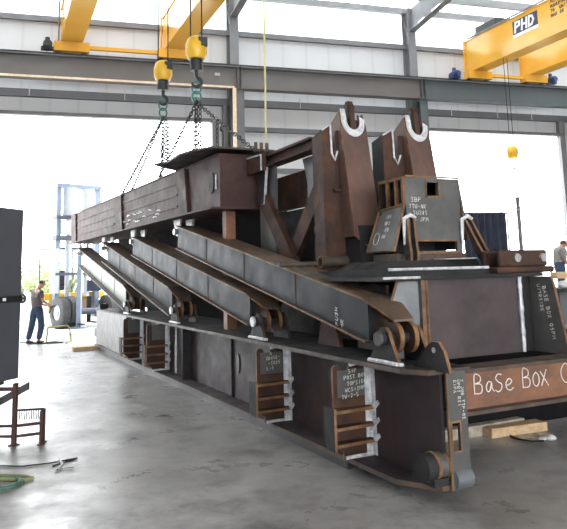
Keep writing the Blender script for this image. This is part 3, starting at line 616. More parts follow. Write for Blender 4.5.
# upper girder ---------------------------------------------------------------
ug = thing('upper_girder', 'long brown steel box girder held level above the diagonal struts', 'girder', tuple(A.w(4.3, .45, 2.74)))
def gb(a): return 2.74+.0108*(a-4.3)
def gt(a): return 3.50+.022*(a-4.3)
for (b0, b1) in ((.10, .125), (.765, .79)):
    mb = MB(A); mb.prism([(4.3, gb(4.3)), (17.9, gb(17.9)), (18.1, gt(18.1)-.18), (18.1, gt(18.1)), (4.3, gt(4.3))], 'az', b0, b1, 0, 0); part('side_plate', mb, 'brown', ug)
mb = MB(A); mb.box(4.3, 4.33, .125, .765, gb(4.3), gt(4.3)); part('front_plate', mb, 'brown', ug)
mb = MB(A); mb.hexa([(4.25, -.06, gb(4.3)-.025), (4.25, .85, gb(4.3)-.025), (17.9, .85, gb(17.9)-.025), (17.9, -.06, gb(17.9)-.025), (4.25, -.06, gb(4.3)), (4.25, .85, gb(4.3)), (17.9, .85, gb(17.9)), (17.9, -.06, gb(17.9))]); part('bottom_flange', mb, 'brown', ug)
mb = MB(A); mb.hexa([(4.3, .08, gt(4.3)), (4.3, .82, gt(4.3)), (18.1, .82, gt(18.1)), (18.1, .08, gt(18.1)), (4.3, .08, gt(4.3)+.02), (4.3, .82, gt(4.3)+.02), (18.1, .82, gt(18.1)+.02), (18.1, .08, gt(18.1)+.02)]); part('top_flange', mb, 'rust', ug)
mb = MB(A); mb.prism([(4.22, -.02), (4.22, .95), (6.4, .95), (6.6, .2), (6.0, -.42), (5.75, -.28), (5.0, -.30), (4.62, -.22)], 'ab', 3.575, 3.605, 0, 1); part('torn_top_plate', mb, ['scale', 'dulledge'], ug)
mb = MB(A); mb.prism([(4.65+.11*math.cos(q), 3.13+.16*math.sin(q)) for q in [R(d*18) for d in range(20)]], 'az', .085, .10, 0); part('oval_hole', mb, 'darksteel', ug)
mb = MB(A); mb.tube([(4.45, .092, 3.02+.03*i) for i in range(8)], .014, 5); mb.tube([(4.27, .62+.02*k, 3.42-.05*k) for k in range(5)], .02, 5); part('weld_mark', mb, 'weld', ug)
for a0, w0, w1 in ((5.75, .12, .62), (10.6, .35, 1.0), (17.2, .75, .85)):
    mb = MB(A); mb.prism([(a0-.05, gb(a0)+.01), (a0+.12, gt(a0)-.01), (a0+.12+w1, gt(a0)-.01), (a0-.05+w0+.2, gb(a0)+.02)], 'az', .05, .10, 0, 0); part('splice_plate', mb, 'rust', ug)
mb = MB(A)
for k in range(3):
    mb.hexa([(6.4, .085, gb(6.4)+.17+.2*k), (10.9, .085, gb(10.9)+.18+.22*k), (10.9, .10, gb(10.9)+.18+.22*k), (6.4, .10, gb(6.4)+.17+.2*k), (6.4, .085, gb(6.4)+.21+.2*k), (10.9, .085, gb(10.9)+.23+.22*k), (10.9, .10, gb(10.9)+.23+.22*k), (6.4, .10, gb(6.4)+.21+.2*k)])
    mb.hexa([(11.6, .085, gb(11.6)+.2+.2*k), (17.5, .085, gb(17.5)+.2+.22*k), (17.5, .10, gb(17.5)+.2+.22*k), (11.6, .10, gb(11.6)+.2+.2*k), (11.6, .085, gb(11.6)+.24+.2*k), (17.5, .085, gb(17.5)+.25+.22*k), (17.5, .10, gb(17.5)+.25+.22*k), (11.6, .10, gb(11.6)+.24+.2*k)])
part('side_rib', mb, 'brown', ug)
mb = MB(A); rr = random.Random(3)
for k in range(16):
    a = 6.5+rr.random()*4; z = gb(a)+.1+rr.random()*.2; mb.tube([(a, .083, z), (a+.1+.1*rr.random(), .083, z+.02), (a+.25, .083, z+rr.uniform(-.02, .04))], .006, 4)
part('paint_scuff', mb, 'weld', ug)
LUGS = []
for a in (6.6, 8.7, 11.3, 12.4):
    mb = MB(A); z = gt(a); mb.prism([(a-.15, z), (a+.15, z), (a+.08, z+.2), (a-.08, z+.2)], 'az', .42, .47, 0, 1); part('lifting_lug', mb, ['rust', 'edge'], ug); LUGS.append(A.w(a, .445, z+.17))
for ta in TOPS:
    for b0 in (.14, .36):
        mb = MB(A); mb.prism([(ta-.12, gb(ta)-.02), (ta+.3, gb(ta)-.02), (ta+.14, 2.46), (ta, 2.46)], 'az', b0-.02, b0+.015, 0, 1); part('hanger_lug', mb, ['grey', 'weld'], ug)
mb = MB(A); mb.box(4.6, 4.75, .3, .45, 1.0, gb(4.6)-.025); part('prop_post', mb, 'orange', ug)
sling(k1, [LUGS[2], LUGS[3], tuple(A.w(8.7, .445, gt(8.7)+.17))], 'chain sling on the lower left hook block', ((0, 1.0), (.06, .9)))
sling(k2, [LUGS[0], tuple(A.w(4.42, .7, 3.62)), tuple(A.w(8.6, .30, gt(8.6)+.03))], 'chain sling with green ring on the higher, nearer hook block', ((0, 1.1), (.06, 1.05), (-.5, .75), (.36, .7)))

# braced tower between girder and posts ---------------------------------------
tw = thing('braced_tower', 'dark steel frame with crossed diagonal braces between the girder and the tall posts', 'steel frame', tuple(A.w(3.3, .7, 1.0)))
mb = MB(A); mb.box(2.36, 4.2, .62, .66, 3.27, 3.41); mb.box(2.36, 4.2, .55, .75, 3.39, 3.42); mb.box(2.36, 4.2, .55, .75, 3.26, 3.28); part('top_chord', mb, 'rust', tw)
mb = MB(A); mb.box(3.62, 4.15, .66, .70, 1.0, 3.26); part('side_post', mb, 'grey', tw)
mb = MB(A); mb.prism([(2.36, 3.26), (3.0, 3.26), (2.88, 2.95), (2.86, 2.5), (2.5, 1.9), (2.36, 1.9)], 'az', .78, .80, 0, 1); part('gusset_plate', mb, ['lightsteel', 'weld'], tw)
def bar(mb, p, q, wd, b0, b1):
    p = Vector(p); q = Vector(q); d = (q-p).normalized(); n = Vector((-d.y, d.x))*wd/2
    mb.prism([tuple(p+n), tuple(q+n), tuple(q-n), tuple(p-n)], 'az', b0, b1)
for p, q, b0 in (((4.05, 2.95), (2.7, 1.5), .60), ((2.42, 2.75), (3.9, 1.3), .66)):
    mb = MB(A); bar(mb, p, q, .24, b0, b0+.08); part('diagonal_brace', mb, 'rust', tw)
mb = MB(A); mb.box(2.3, 4.35, 1.0, 1.05, 1.0, 2.66); part('rear_panel', mb, 'darksteel', tw)
mb = MB(A); mb.box(2.3, 4.35, 1.0, 1.05, 2.68, 3.18); part('rear_panel', mb, 'rust', tw)
mb = MB(A); mb.prism([(3.75, 3.26), (4.15, 3.26), (3.95, 2.75), (3.85, 2.75)], 'az', .58, .62, 0, 1); part('corner_bracket', mb, ['darksteel', 'weld'], tw)
mb = MB(A); mb.box(3.68, 4.24, .50, .56, 3.2, 3.44); mb.tube([(3.7, .49, 3.2), (3.7, .49, 3.42), (4.2, .49, 3.44)], .012, 5, 1); part('hinge_plate', mb, ['rust', 'weld'], tw)
for k in range(3):
    q = .44+.085*k; mb = MB(A); mb.cyl((3.82, q, 3.53), (3.80, q+.045, 3.53), .085, 16); part('hinge_knuckle', mb, 'dulledge', tw, smooth=True)
mb = MB(A); mb.tube([(3.60, .53, 3.60), (3.58, .53, 5), (3.56, .54, 8), (3.5, .54, 14.1)], .014, 6); tag(mb.build('tag_rope', 'rope', smooth=True), 'thin pale yellow rope hanging from the roof to the tower hinge', 'rope')

# tall posts: two pairs -------------------------------------------------------
def straight_post(b0, wd, front, side, label, a0=2.0, zt=3.46):
    t = thing('upright_post', label, 'post', tuple(A.w(a0+.15, b0+wd/2, 1.0)), 'upright box posts')
    mb = MB(A); mb.prism([(b0, 1.735 if b0 > .3 else .99), (b0+wd, 1.735 if b0 > .3 else .99), (b0+wd, zt-.02), (b0+wd*.72, zt-.02), (b0+wd*.72, zt-.26), (b0+wd*.45, zt-.32), (b0+wd*.42, zt+.04), (b0, zt-.03)], 'bz', a0, a0+.03, 0, 0); part('front_plate', mb, front, t)
    z0 = 1.735 if b0 > .3 else .99
    mb = MB(A); mb.prism([(a0+.03, z0), (a0+.03, zt-.03), (a0+.25, zt-.08), (a0+.25, z0)], 'az', b0, b0+.025, 0, 0); part('side_plate', mb, side, t)
    mb = MB(A); mb.prism([(a0+.03, z0), (a0+.03, zt-.03), (a0+.25, zt-.08), (a0+.25, z0)], 'az', b0+wd-.025, b0+wd, 0, 0); part('side_plate', mb, side, t)
    mb = MB(A); mb.box(a0+.23, a0+.25, b0+.025, b0+wd-.025, z0, zt-.4); part('back_plate', mb, side, t)
    mb = MB(A); mb.tube([(a0-.01, b0, zt-.03), (a0-.01, b0+wd*.42, zt+.04), (a0-.01, b0+wd*.45, zt-.30), (a0-.01, b0+wd*.60, zt-.38), (a0-.01, b0+wd*.74, zt-.27)], .012, 6); part('weld_seam', mb, 'weld', t)
    mb = MB(A); mb.box(a0-.05, a0, b0+wd*.45, b0+wd*.95, zt-.75, zt-.72); part('ledge', mb, 'rust', t)
    return t
straight_post(.53, .27, 'rust', 'rust', 'brown upright post with cut top left of the nearer leaning post')
straight_post(1.39, .34, 'rust', 'blue', 'blue grey upright post with notched top between the two leaning posts')
def lean_post(b0, label, wd=.36, zb=2.0):
    """box post leaning back from the base; U notch with pin plate at its head"""
    t = thing('leaning_post', label, 'post', tuple(A.w(1.7, b0+wd/2, zb)), 'leaning box posts')
    ab, at_, zt = 1.66, 1.97, 3.70
    def fa(z): return ab+(at_-ab)*(z-zb)/(zt-zb)
    def P(b, z, d=0): return (fa(z)+d, b, z)
    # front face with U notch, as an outline in its own leaning plane
    out = [(0, zb+.18), (0, 3.66), (.06, 3.70), (.09, 3.68)]+[(wd/2-.09*math.cos(q), 3.56-.11*math.sin(q)) for q in [R(d) for d in range(0, 181, 20)]]+[(wd-.09, 3.64), (wd-.02, 3.59), (wd, 3.52), (wd, zb+.28), (wd*.6, zb)]
    mb = MB(A); n = len(out)
    pts = [P(b0+u, v) for u, v in out]+[P(b0+u, v, .03) for u, v in out]
    mb.add(pts, [tuple(range(n)), tuple(range(2*n-1, n-1, -1))]+[(i, (i+1) % n, (i+1) % n+n, i+n) for i in range(n)], [0, 0]+[1]*n); part('front_plate', mb, ['postrust', 'edge'], t)
    for bb in (b0, b0+wd-.025):
        mb = MB(A); d = .32
        sp = [P(bb, zb+.18, .03), P(bb, 3.66, .03), P(bb, 3.50, d), P(bb, zb+.18, d)]
        sp2 = [(a, b+.025, z) for a, b, z in sp]; mb.add(sp+sp2, [(0,1,2,3), (7,6,5,4), (0,4,5,1), (1,5,6,2), (2,6,7,3), (3,7,4,0)]); part('side_plate', mb, 'postrust', t)
    mb = MB(A); sp = [P(b0+.025, zb+.18, .30), P(b0+wd-.025, zb+.18, .30), P(b0+wd-.025, 3.2, .30), P(b0+.025, 3.2, .30)]; sp2 = [(a+.02, b, z) for a, b, z in sp]
    mb.add(sp+sp2, [(0,1,2,3), (7,6,5,4), (0,4,5,1), (1,5,6,2), (2,6,7,3), (3,7,4,0)]); part('back_plate', mb, 'rust', t)
    mb = MB(A); sp = [P(b0+.05, 3.2, .06), P(b0+wd-.05, 3.2, .06), P(b0+wd-.05, 3.58, .06), P(b0+.05, 3.64, .06)]; sp2 = [(a+.015, b, z) for a, b, z in sp]
    mb.add(sp+sp2, [(0,1,2,3), (7,6,5,4), (0,4,5,1), (1,5,6,2), (2,6,7,3), (3,7,4,0)]); part('notch_plate', mb, 'grey', t)
    mb = MB(A)
    band = [(.02, 3.70), (.02, 3.62)]+[(wd/2-(wd/2-.02)*math.cos(q), 3.56-.20*math.sin(q)) for q in [R(d) for d in range(0, 181, 15)]]+[(wd-.02, 3.58)]
    m2 = []
    inner = [(.085, 3.70), (.09, 3.62)]+[(wd/2-.092*math.cos(q), 3.56-.112*math.sin(q)) for q in [R(d) for d in range(0, 181, 15)]]+[(wd-.085, 3.62)]
    k = len(band); pts = [P(b0+u, v, -.01) for u, v in band]+[P(b0+u, v, -.01) for u, v in inner]+[P(b0+u, v, .0) for u, v in band]+[P(b0+u, v, .0) for u, v in inner]
    fc = []
    for i in range(k-1): fc += [(i, i+1, k+i+1, k+i), (2*k+i, 3*k+i, 3*k+i+1, 2*k+i+1), (i, 2*k+i, 2*k+i+1, i+1), (k+i, k+i+1, 3*k+i+1, 3*k+i)]
    mb.add(pts, fc); part('ground_weld_band', mb, 'weld', t)
    mb = MB(A); mb.prism([(at_-.03, 3.25), (at_+.12, 3.25), (at_+.12, 3.74), (at_+.08, 3.81), (at_+.02, 3.81), (at_-.03, 3.74)], 'az', b0+wd/2-.03, b0+wd/2+.03, 0, 0); lp = part('pin_plate', mb, ['rust', 'edge'], t)
    mb = MB(A); mb.cyl((at_+.045, b0+wd/2-.04, 3.74), (at_+.045, b0+wd/2+.04, 3.74), .03, 12); part('pin_hole', mb, 'black', lp)
    mb = MB(A); mb.box(fa(zb+.2)-.02, fa(zb+.2)+.32, b0+.05, b0+wd-.05, 1.735, zb+.3); part('foot', mb, 'darksteel', t)
    return t
lean_post(.75, 'nearer leaning rusty box post with white ground weld round its notched head')
lean_post(1.70, 'right hand leaning rusty box post behind the pivot box')
mb = MB(A); mb.ring((2.0, .45, 1.905), (2.0, 1.15, 1.925), .068, .05, 24, 0, 1); pp = tag(mb.build('steel_pipe', ['dulledge', 'edge'], smooth=True), 'open ended rusty steel pipe lying across the deck below the leaning post', 'pipe')
mb = MB(A); mb.cyl((2.05, -.05, 1.885), (2.05, .43, 1.89), .028, 10); tag(mb.build('steel_rod', 'dulledge', smooth=True), 'thin steel rod poking out left of the open pipe', 'rod')

# pivot box on the deck ----------------------------------------------------------
hb = thing('pivot_box', 'grey welded pivot box with slotted top and chalk notes standing on the deck', 'steel box', tuple(A.w(1.3, 1.3, 1.885)))
mb = MB(A)
for (b0, b1, z0, z1) in ((.965, 1.24, 2.09, 2.76), (1.40, 1.69, 2.09, 2.76), (1.24, 1.40, 2.09, 2.57), (1.24, 1.40, 2.715, 2.76), (.985, 1.07, 1.97, 2.09), (1.62, 1.69, 1.97, 2.09), (.985, 1.69, 1.955, 1.985)): mb.box(1.0, 1.04, b0, b1, z0, z1)
fp = part('front_plate', mb, 'grey', hb)
mb = MB(A)
for (b0, b1, z0, z1) in ((1.228, 1.242, 2.55, 2.735), (1.398, 1.42, 2.55, 2.735), (1.228, 1.42, 2.548, 2.57)): mb.box(.99, 1.0, b0, b1, z0, z1)
part('hole_rim', mb, 'edge', fp)
for (b0, b1, z0, z1) in ((.965, 1.69, 2.762, 2.782), (1.07, 1.63, 2.085, 2.102), (1.0, 1.66, 1.958, 1.978)):
    mb = MB(A); mb.box(.99, 1.0, b0, b1, z0, z1); part('cut_edge', mb, 'edge', fp)
for k, (tx, h) in enumerate((('SBP', .05), ('TTU-8R', .042), ('5U285', .042), ('05 JPM', .042))):
    mb = MB(A); write(mb, tx, (.995, (1.03, 1.0, 1.05, 1.02)[k], 2.50-.068*k), (0, 1, .0), (0, 0, 1), h, r=.0024, jit=.05); part('chalk_writing', mb, 'chalk', fp)
# left side: slotted top band and flared plate
mb = MB(A)
for a0, a1 in ((1.0, 1.03), (1.13, 1.16), (1.29, 1.32), (1.44, 1.47)): mb.box(a0, a1, .93, .965, 2.47, 2.76)
mb.box(1.0, 1.47, .93, .965, 2.735, 2.765); part('slotted_band', mb, 'edge', hb)
mb = MB(A); mb.add([(1.02, .95, 2.47), (1.47, .95, 2.44), (1.52, .79, 1.99), (1.02, .80, 1.99), (1.02, .97, 2.47), (1.47, .97, 2.44), (1.52, .81, 1.99), (1.02, .82, 1.99)], [(0,1,2,3), (7,6,5,4), (0,4,5,1), (1,5,6,2), (2,6,7,3), (3,7,4,0)]); fl_ = part('flared_side', mb, 'grey', hb)
mb = MB(A); mb.tube([(1.02, .945, 2.47), (1.47, .945, 2.44), (1.52, .785, 1.99), (1.02, .795, 1.99), (1.02, .945, 2.47)], .016, 6); part('cut_edge', mb, 'edge', fl_)
for k, tx in enumerate(('1U1', 'NPJ', '-E0', 'NU')):
    mb = MB(A); write(mb, tx, (1.28, .893-.024*k, 2.34-.07*k), (-1, 0, 0), (0, .33, 1), .038, r=.0022, jit=.05); part('chalk_writing', mb, 'chalk', fl_)
mb = MB(A); mb.tube([(1.38+.05*math.cos(q), .822+.022*math.sin(q), 2.13+.065*math.sin(q)) for q in [R(d) for d in range(0, 361, 30)]], .0022, 5); part('chalk_ring', mb, 'chalk', fl_)
mb = MB(A); mb.box(1.44, 1.47, .93, 1.69, 1.99, 2.76); mb.box(1.04, 1.44, 1.66, 1.69, 2.0, 2.76); part('rear_shell', mb, 'darksteel', hb)
mb = MB(A); mb.prism([(1.66, 2.76), (1.69, 2.76), (1.80, 2.1), (1.77, 2.1)], 'bz', 1.0, 1.44, 0, 1); part('right_side', mb, ['grey', 'edge'], hb)
mb = MB(A); mb.box(1.05, 1.44, .97, 1.66, 2.74, 2.765); part('top_plate', mb, 'rust', hb)
mb = MB(A); mb.box(1.02, 1.45, .82, 1.75, 1.885, 1.96); part('foot', mb, 'dulledge', hb)
def clevis(b, tilt, lab):
    for k in (0, 1):
        bb = b+k*.085
        pts = [(.99, 2.33), (.955, 2.31), (.905, 2.05), (.875, 1.95), (.878, 1.89), (.91, 1.862), (.955, 1.88), (.99, 1.98)]
        mb = MB(A); mb.prism(pts, 'az', bb, bb+.03, 0, 1)
        for i, v in enumerate(mb.v): mb.v[i] = v+A.b*(2.33-v.z)*tilt
        cl = part('clevis_lug', mb, ['dulledge', 'edge'], hb)
        q = bb+.4*tilt; mb = MB(A); mb.cyl((.925, q-.006, 1.925), (.925, q+.036, 1.925), .022, 12); part('lug_hole', mb, 'black', cl)
    mb = MB(A); mb.tube([(.985, b-.02, 2.05), (.98, b-.015, 2.32), (.975, b+.06, 2.36), (.98, b+.13, 2.33)], [.014, .026, .024, .018], 6); part('weld_seam', mb, 'weld', hb, smooth=True)
clevis(.93, -.08, ''); clevis(1.70, .42, '')

# far right: timber and clutter behind the pedestal --------------------------------
# timbers under the cross beam
tb = MB(A); tb.hexa([(1.05, 1.97, 0.0), (1.19, 1.97, 0), (1.16, 2.72, 0), (.98, 2.72, 0), (1.05, 1.97, .10), (1.19, 1.97, .10), (1.16, 2.72, .10), (.98, 2.72, .10)]); tag(tb.build('timber_block', 'wood', bevel=.008), 'clean sawn timber on the floor under the chalked beam', 'timber', 'timbers under the base frame')
tb = MB(A); tb.box(1.2, 1.315, 1.3, 2.6, 0, .115); tag(tb.build('timber_block', 'oldwood', bevel=.008), 'grey weathered timber behind the clean timber under the chalked beam', 'timber', 'timbers under the base frame')
tb = MB(A); tb.box(13.2, 13.5, -.55, 3.5, 0, .1); tag(tb.build('timber_block', 'wood', bevel=.008), 'timber plank on the floor under the far end of the base frame', 'timber', 'timbers under the base frame')
mb = MB(A); mb.ball((.68, 2.42, .03), .07, 0, 10, 6, (1.2, .8, .45)); mb.ball((.72, 2.36, .02), .05, 0, 8, 5, (1, 1, .4)); tag(mb.build('white_rag', 'rag', smooth=True), 'small crumpled white rag on the floor in front of the timber', 'rag')
mb = MB(A); mb.tube([(1.02, 2.2, .012), (.85, 2.15, .012), (.72, 2.2, .012), (.66, 2.32, .012)], .01, 6); tag(mb.build('black_cable', 'black', smooth=True), 'short black cable on the floor beside the white rag', 'cable')

# ================================================================== left foreground
LB = local(-3.265, 8.62, -17)     # y runs away along the box's right face
cb_ = thing('steel_cabinet', 'tall charcoal steel cabinet cut by the left edge of the photo, on a stand', 'cabinet', tuple(LB.w(-.5, -1.2, .62)))
mb = MB(LB); mb.hexa([(-1.0, -2.6, .62), (0, -2.6, .62), (0, 0, .62), (-1.0, 0, .62), (-1.0, -2.6, 1.53), (0, -2.6, 1.53), (0, 0, 1.53), (-1.0, 0, 1.53)]); mb.build('lower_case', 'boxpaint', cb_, bevel=.012)
mb = MB(LB); mb.hexa([(-1.0, -2.6, 1.60), (0, -2.6, 1.60), (0, 0, 1.60), (-1.0, 0, 1.60), (-1.0, -2.6, 2.66), (0, -2.6, 2.66), (0, 0, 2.66), (-1.0, 0, 2.66)]); mb.build('upper_case', 'boxpaint', cb_, bevel=.012)
mb = MB(LB); mb.box(-1.0, .012, -2.6, .012, 1.53, 1.60); bd = mb.build('joint_band', 'darksteel', cb_)
mb = MB(LB); mb.box(.012, .02, -.35, -.30, 1.55, 1.585); mb.build('band_tag', 'whiteprint', bd)
mb = MB(LB); mb.torus((.0, .02, 1.565), (1, 0, 0), (0, 0, 1), .045, .016, 14, 6); mb.cyl((0, .0, 1.565), (0, .05, 1.565), .02, 10); mb.build('latch', 'midgrey', cb_, smooth=True)
ST = local(-3.04, 7.95, -6)
st = thing('welding_stand', 'brown steel welding stand with a comb rack of rods below the charcoal cabinet', 'stand', tuple(ST.w(-.2, .1, 0)))
def post(x, y, h, w=.045):
    mb = MB(ST); mb.box(x-w/2, x+w/2, y-w/2, y+w/2, 0, h); mb.box(x-w, x+w, y-w, y+w, 0, .012); mb.build('leg', 'brown', st)
post(0, 0, .66); post(.27, .14, .36, .03); post(.30, .02, .36, .03); post(-.9, .0, .62); post(-.9, -1.0, .62); post(-.42, -.9, .62); post(-.5, .5, .62)
for z in (.09, .2):
    mb = MB(ST); mb.tube([(-.9, .0, z), (0, .02, z), (.27, .14, z+.01)], .018, 6); mb.build('rail', 'brown', st)
mb = MB(ST); mb.box(-.9, .02, -.03, .03, .58, .615); mb.box(-.95, -.4, -1.0, .5, .575, .61); mb.build('top_bar', 'brown', st)
mb = MB(ST); mb.tube([(.03, .0, .37), (.29, .08, .37)], .012, 6); mb.tube([(.27, .14, .355), (.30, .02, .355)], .014, 6)
for k in range(10):
    x = .05+.024*k; mb.tube([(x, .0+x*.3, .375), (x+.008, -.03+x*.3, .34), (x+.012, -.02+x*.3, .27)], .005, 5)
mb.build('rod_comb', 'darksteel', st)
mb = MB(ST); mb.hexa([(-.5, .022, .26), (-.5, .082, .26), (.12, .082, .58), (.12, .022, .58), (-.5, .022, .35), (-.5, .082, .35), (.12, .082, .66), (.12, .022, .66)]); mb.build('angled_bar', 'grey', st)
mb = MB(); pts = []
for k in range(40):
    q = k/39*2*math.pi*1.9; r = .19+.02*math.sin(q*.7); pts.append((-2.60+r*1.1*math.cos(q), 6.45+r*.95*math.sin(q), .016+.012*(k/39)))
mb.tube(pts, .016, 8); tag(mb.build('coiled_hose', 'green', smooth=True), 'green hose coiled on the floor at the lower left edge', 'hose')
mb = MB(); pts = [(-2.9, 6.75, .015), (-2.62, 6.72, .015), (-2.45, 6.68, .015), (-2.35, 6.62, .015), (-2.40, 6.55, .018), (-2.6, 6.6, .018), (-2.9, 6.66, .015)]
mb.tube(pts, .017, 8); tag(mb.build('folded_hose', 'khaki', smooth=True), 'khaki hose folded on the floor above the green coil', 'hose')
mb = MB(); mb.tube([(-2.95, 7.1, .01), (-2.6, 7.05, .01), (-2.35, 7.15, .01), (-2.15, 7.3, .01), (-2.3, 7.02, .01)], .008, 6); tag(mb.build('welding_lead', 'darksteel', smooth=True), 'thin dark welding lead on the floor in front of the stand', 'cable')
mb = MB(); mb.tube([(-2.22, 6.86, .012), (-2.20, 7.0, .03), (-2.26, 7.08, .05)], .012, 6); mb.tube([(-2.21, 6.93, .012), (-2.08, 6.95, .012)], .008, 6); tag(mb.build('electrode_holder', 'bare', smooth=True), 'small bright electrode holder lying on the floor by the hoses', 'tool')

# ================================================================== people
def skin_mesh(chains, levels=2):
    """chains: list of (verts[(co, r)], edges) grown into one surface; returns verts, faces"""
    V = []; F = []
    for verts, edges in chains:
        me = bpy.data.meshes.new('tmp'); me.from_pydata([v[0] for v in verts], edges, [])
        ob = bpy.data.objects.new('tmp', me); COL.objects.link(ob)
        md = ob.modifiers.new('s', 'SKIN'); md.use_smooth_shade = True
        for i, v in enumerate(verts):
            r = v[1]; me.skin_vertices[0].data[i].radius = (r, r) if not isinstance(r, tuple) else r
            me.skin_vertices[0].data[i].use_root = (i == 0)
        sb = ob.modifiers.new('d', 'SUBSURF'); sb.levels = levels; sb.render_levels = levels
        dg = bpy.context.evaluated_depsgraph_get(); ev = ob.evaluated_get(dg); m2 = ev.to_mesh()
        n = len(V); V += [tuple(v.co) for v in m2.vertices]; F += [[n+i for i in p.vertices] for p in m2.polygons]
        ev.to_mesh_clear(); bpy.data.objects.remove(ob); bpy.data.meshes.remove(me)
    return V, F
def lerp(p, q, t): return tuple(p[i]+(q[i]-p[i])*t for i in range(3))
def person(fr, J, label, shirt, loc, sleeves=.75):
    t = thing('person', label, 'person', loc)
    S = lambda name, chains, mat, par=t: (lambda mb: (mb.add(*skin_mesh(chains)) and mb.build(name, mat, par, smooth=True)))(MB(fr))
    P = J
    mid = lerp(P['hip'], P['chest'], .5)
    v = [(P['hip'], .13), (mid, .125), (P['chest'], .145), (P['neck'], .058), (P['jaw'], .066), (P['head'], .098), (P['crown'], .072), (P['nose'], .018)]
    e = [(0, 1), (1, 2), (2, 3), (3, 4), (4, 5), (5, 6), (4, 7)]
    for s in 'LR':
        n = len(v); v += [(P['sh'+s], .062), (P['el'+s], .043), (P['wr'+s], .029), (P['ha'+s], .034)]; e += [(2, n), (n, n+1), (n+1, n+2), (n+2, n+3)]
        n = len(v); v += [(P['th'+s], .088), (P['kn'+s], .058), (P['an'+s], .042), (P['to'+s], .04)]; e += [(0, n), (n, n+1), (n+1, n+2), (n+2, n+3)]
    chains = [(v, e)]
    for s in 'LR':      # five fingers rooted in each palm
        w = Vector(P['wr'+s]); h = Vector(P['ha'+s]); d = (h-w).normalized(); side = d.cross(Vector((0, 0, 1)))
        side = side.normalized() if side.length > .1 else Vector((0, 1, 0)); dn = d.cross(side).normalized()
        if dn.z > 0: dn = -dn
        for k, ln in enumerate((.062, .072, .066, .05)):
            o = h+side*(-.027+.018*k)+d*.01
            chains.append(([(tuple(o), .009), (tuple(o+d*ln*.5+dn*.008), .009), (tuple(o+d*ln*.85+dn*.03), .008), (tuple(o+d*ln+dn*.05), .007)], [(0, 1), (1, 2), (2, 3)]))
        o = w+d*.04-side*.03; chains.append(([(tuple(o), .011), (tuple(o-side*.025+d*.03), .010), (tuple(o-side*.02+d*.06+dn*.02), .008)], [(0, 1), (1, 2)]))
    body = S('body', chains, 'skin')
    # shirt with sleeves, trousers, shoes, hair
    sv = [(lerp(P['hip'], P['chest'], -.16), .165), (mid, .165), (P['chest'], .185), (lerp(P['chest'], P['neck'], .72), .085)]
    se = [(0, 1), (1, 2), (2, 3)]
    for s in 'LR':
        n = len(sv); sv += [(P['sh'+s], .083), (lerp(P['sh'+s], P['el'+s], sleeves), .068)]; se += [(2, n), (n, n+1)]
    S('shirt', [(sv, se)], shirt)
    tv = [(P['hip'], .148), (lerp(P['hip'], P['chest'], .3), .145)]; te = [(0, 1)]
    for s in 'LR':
        n = len(tv); tv += [(P['th'+s], .118), (P['kn'+s], .092), (lerp(P['kn'+s], P['an'+s], .95), .08)]; te += [(0, n), (n, n+1), (n+1, n+2)]
    S('trousers', [(tv, te)], 'denim')
    for s in 'LR':
        a = Vector(P['an'+s]); b = Vector(P['to'+s]); d = (b-a); d.z = 0; d.normalize(); h = a-d*.06
        S('shoe', [([((h.x, h.y, .05+P['z0']), .048), ((a.x, a.y, .055+P['z0']), .052), ((b.x, b.y, .04+P['z0']), .04), ((b.x+d.x*.05, b.y+d.y*.05, .035+P['z0']), .034)], [(0, 1), (1, 2), (2, 3)])], 'shoe')
    hd = Vector(P['head']); cr = Vector(P['crown']); fwd = (Vector(P['nose'])-Vector(P['jaw'])).normalized(); back = hd-fwd*.022
    S('hair', [([(tuple(back+Vector((0, 0, -.06))-fwd*.015), .078), (tuple(back+Vector((0, 0, .0))), .100), (tuple(cr-fwd*.02+Vector((0, 0, .004))), .072)], [(0, 1), (1, 2)])], 'hair')
    sd = fwd.cross(Vector((0, 0, 1))).normalized()
    for k in (-1, 1):
        c = hd+fwd*.092+sd*k*.034-Vector((0, 0, .012)); mb = MB(fr); mb.ball(tuple(c), .011, 0, 8, 6); mb.build('eye', 'eye', t, smooth=True)
        c = hd+sd*k*.098-Vector((0, 0, .02)); mb = MB(fr); mb.ball(tuple(c), .03, 0, 8, 6, (.5, .5, 1)); mb.build('ear', 'skin', t, smooth=True)
    return t
MF = local(-7.12, 19.84, 0)
m1 = dict(z0=0, hip=(.06, .0, .98), chest=(.02, .03, 1.36), neck=(.09, .06, 1.55), jaw=(.15, .08, 1.62), head=(.17, .09, 1.70), crown=(.17, .09, 1.77), nose=(.25, .15, 1.64),
          shL=(-.12, .13, 1.43), elL=(-.06, .24, 1.16), wrL=(.15, .34, 1.05), haL=(.22, .35, 1.04), shR=(.19, -.08, 1.43), elR=(.24, -.06, 1.18), wrR=(.40, .04, 1.06), haR=(.465, .07, 1.03),
          thL=(-.04, .05, .90), knL=(-.10, .08, .50), anL=(-.17, .0, .09), toL=(-.08, .08, .05), thR=(.15, -.04, .90), knR=(.20, .02, .50), anR=(.13, -.02, .09), toR=(.24, .05, .05))
person(MF, m1, 'person in taupe tee shirt and blue jeans standing by the left door with head bent', 'shirt', tuple(MF.w(0, 0, 0)))
mb = MB(MF); mb.tube([(.46, .06, 1.02), (.44, .02, .93), (.41, .0, .84)], .022, 8); mb.tube([(.41, .05, 1.0), (.52, .1, 1.03)], .028, 8); tag(mb.build('hand_tool', 'black', smooth=True), 'dark hand tool held in the right hand of the person in jeans', 'tool')
mb = MB(MF); mb.tube([(.28, .3, .42), (.80, .35, .46), (.90, .3, .40), (.98, .2, .04), (.95, -.15, .02)], .022, 8); mb.tube([(.28, .3, .42), (.25, .3, .02), (.28, -.1, .02)], .022, 8); tag(mb.build('tube_stand', 'olive', smooth=True), 'low bent tube stand on the floor beside the person in jeans', 'stand')
mb = MB(MF)
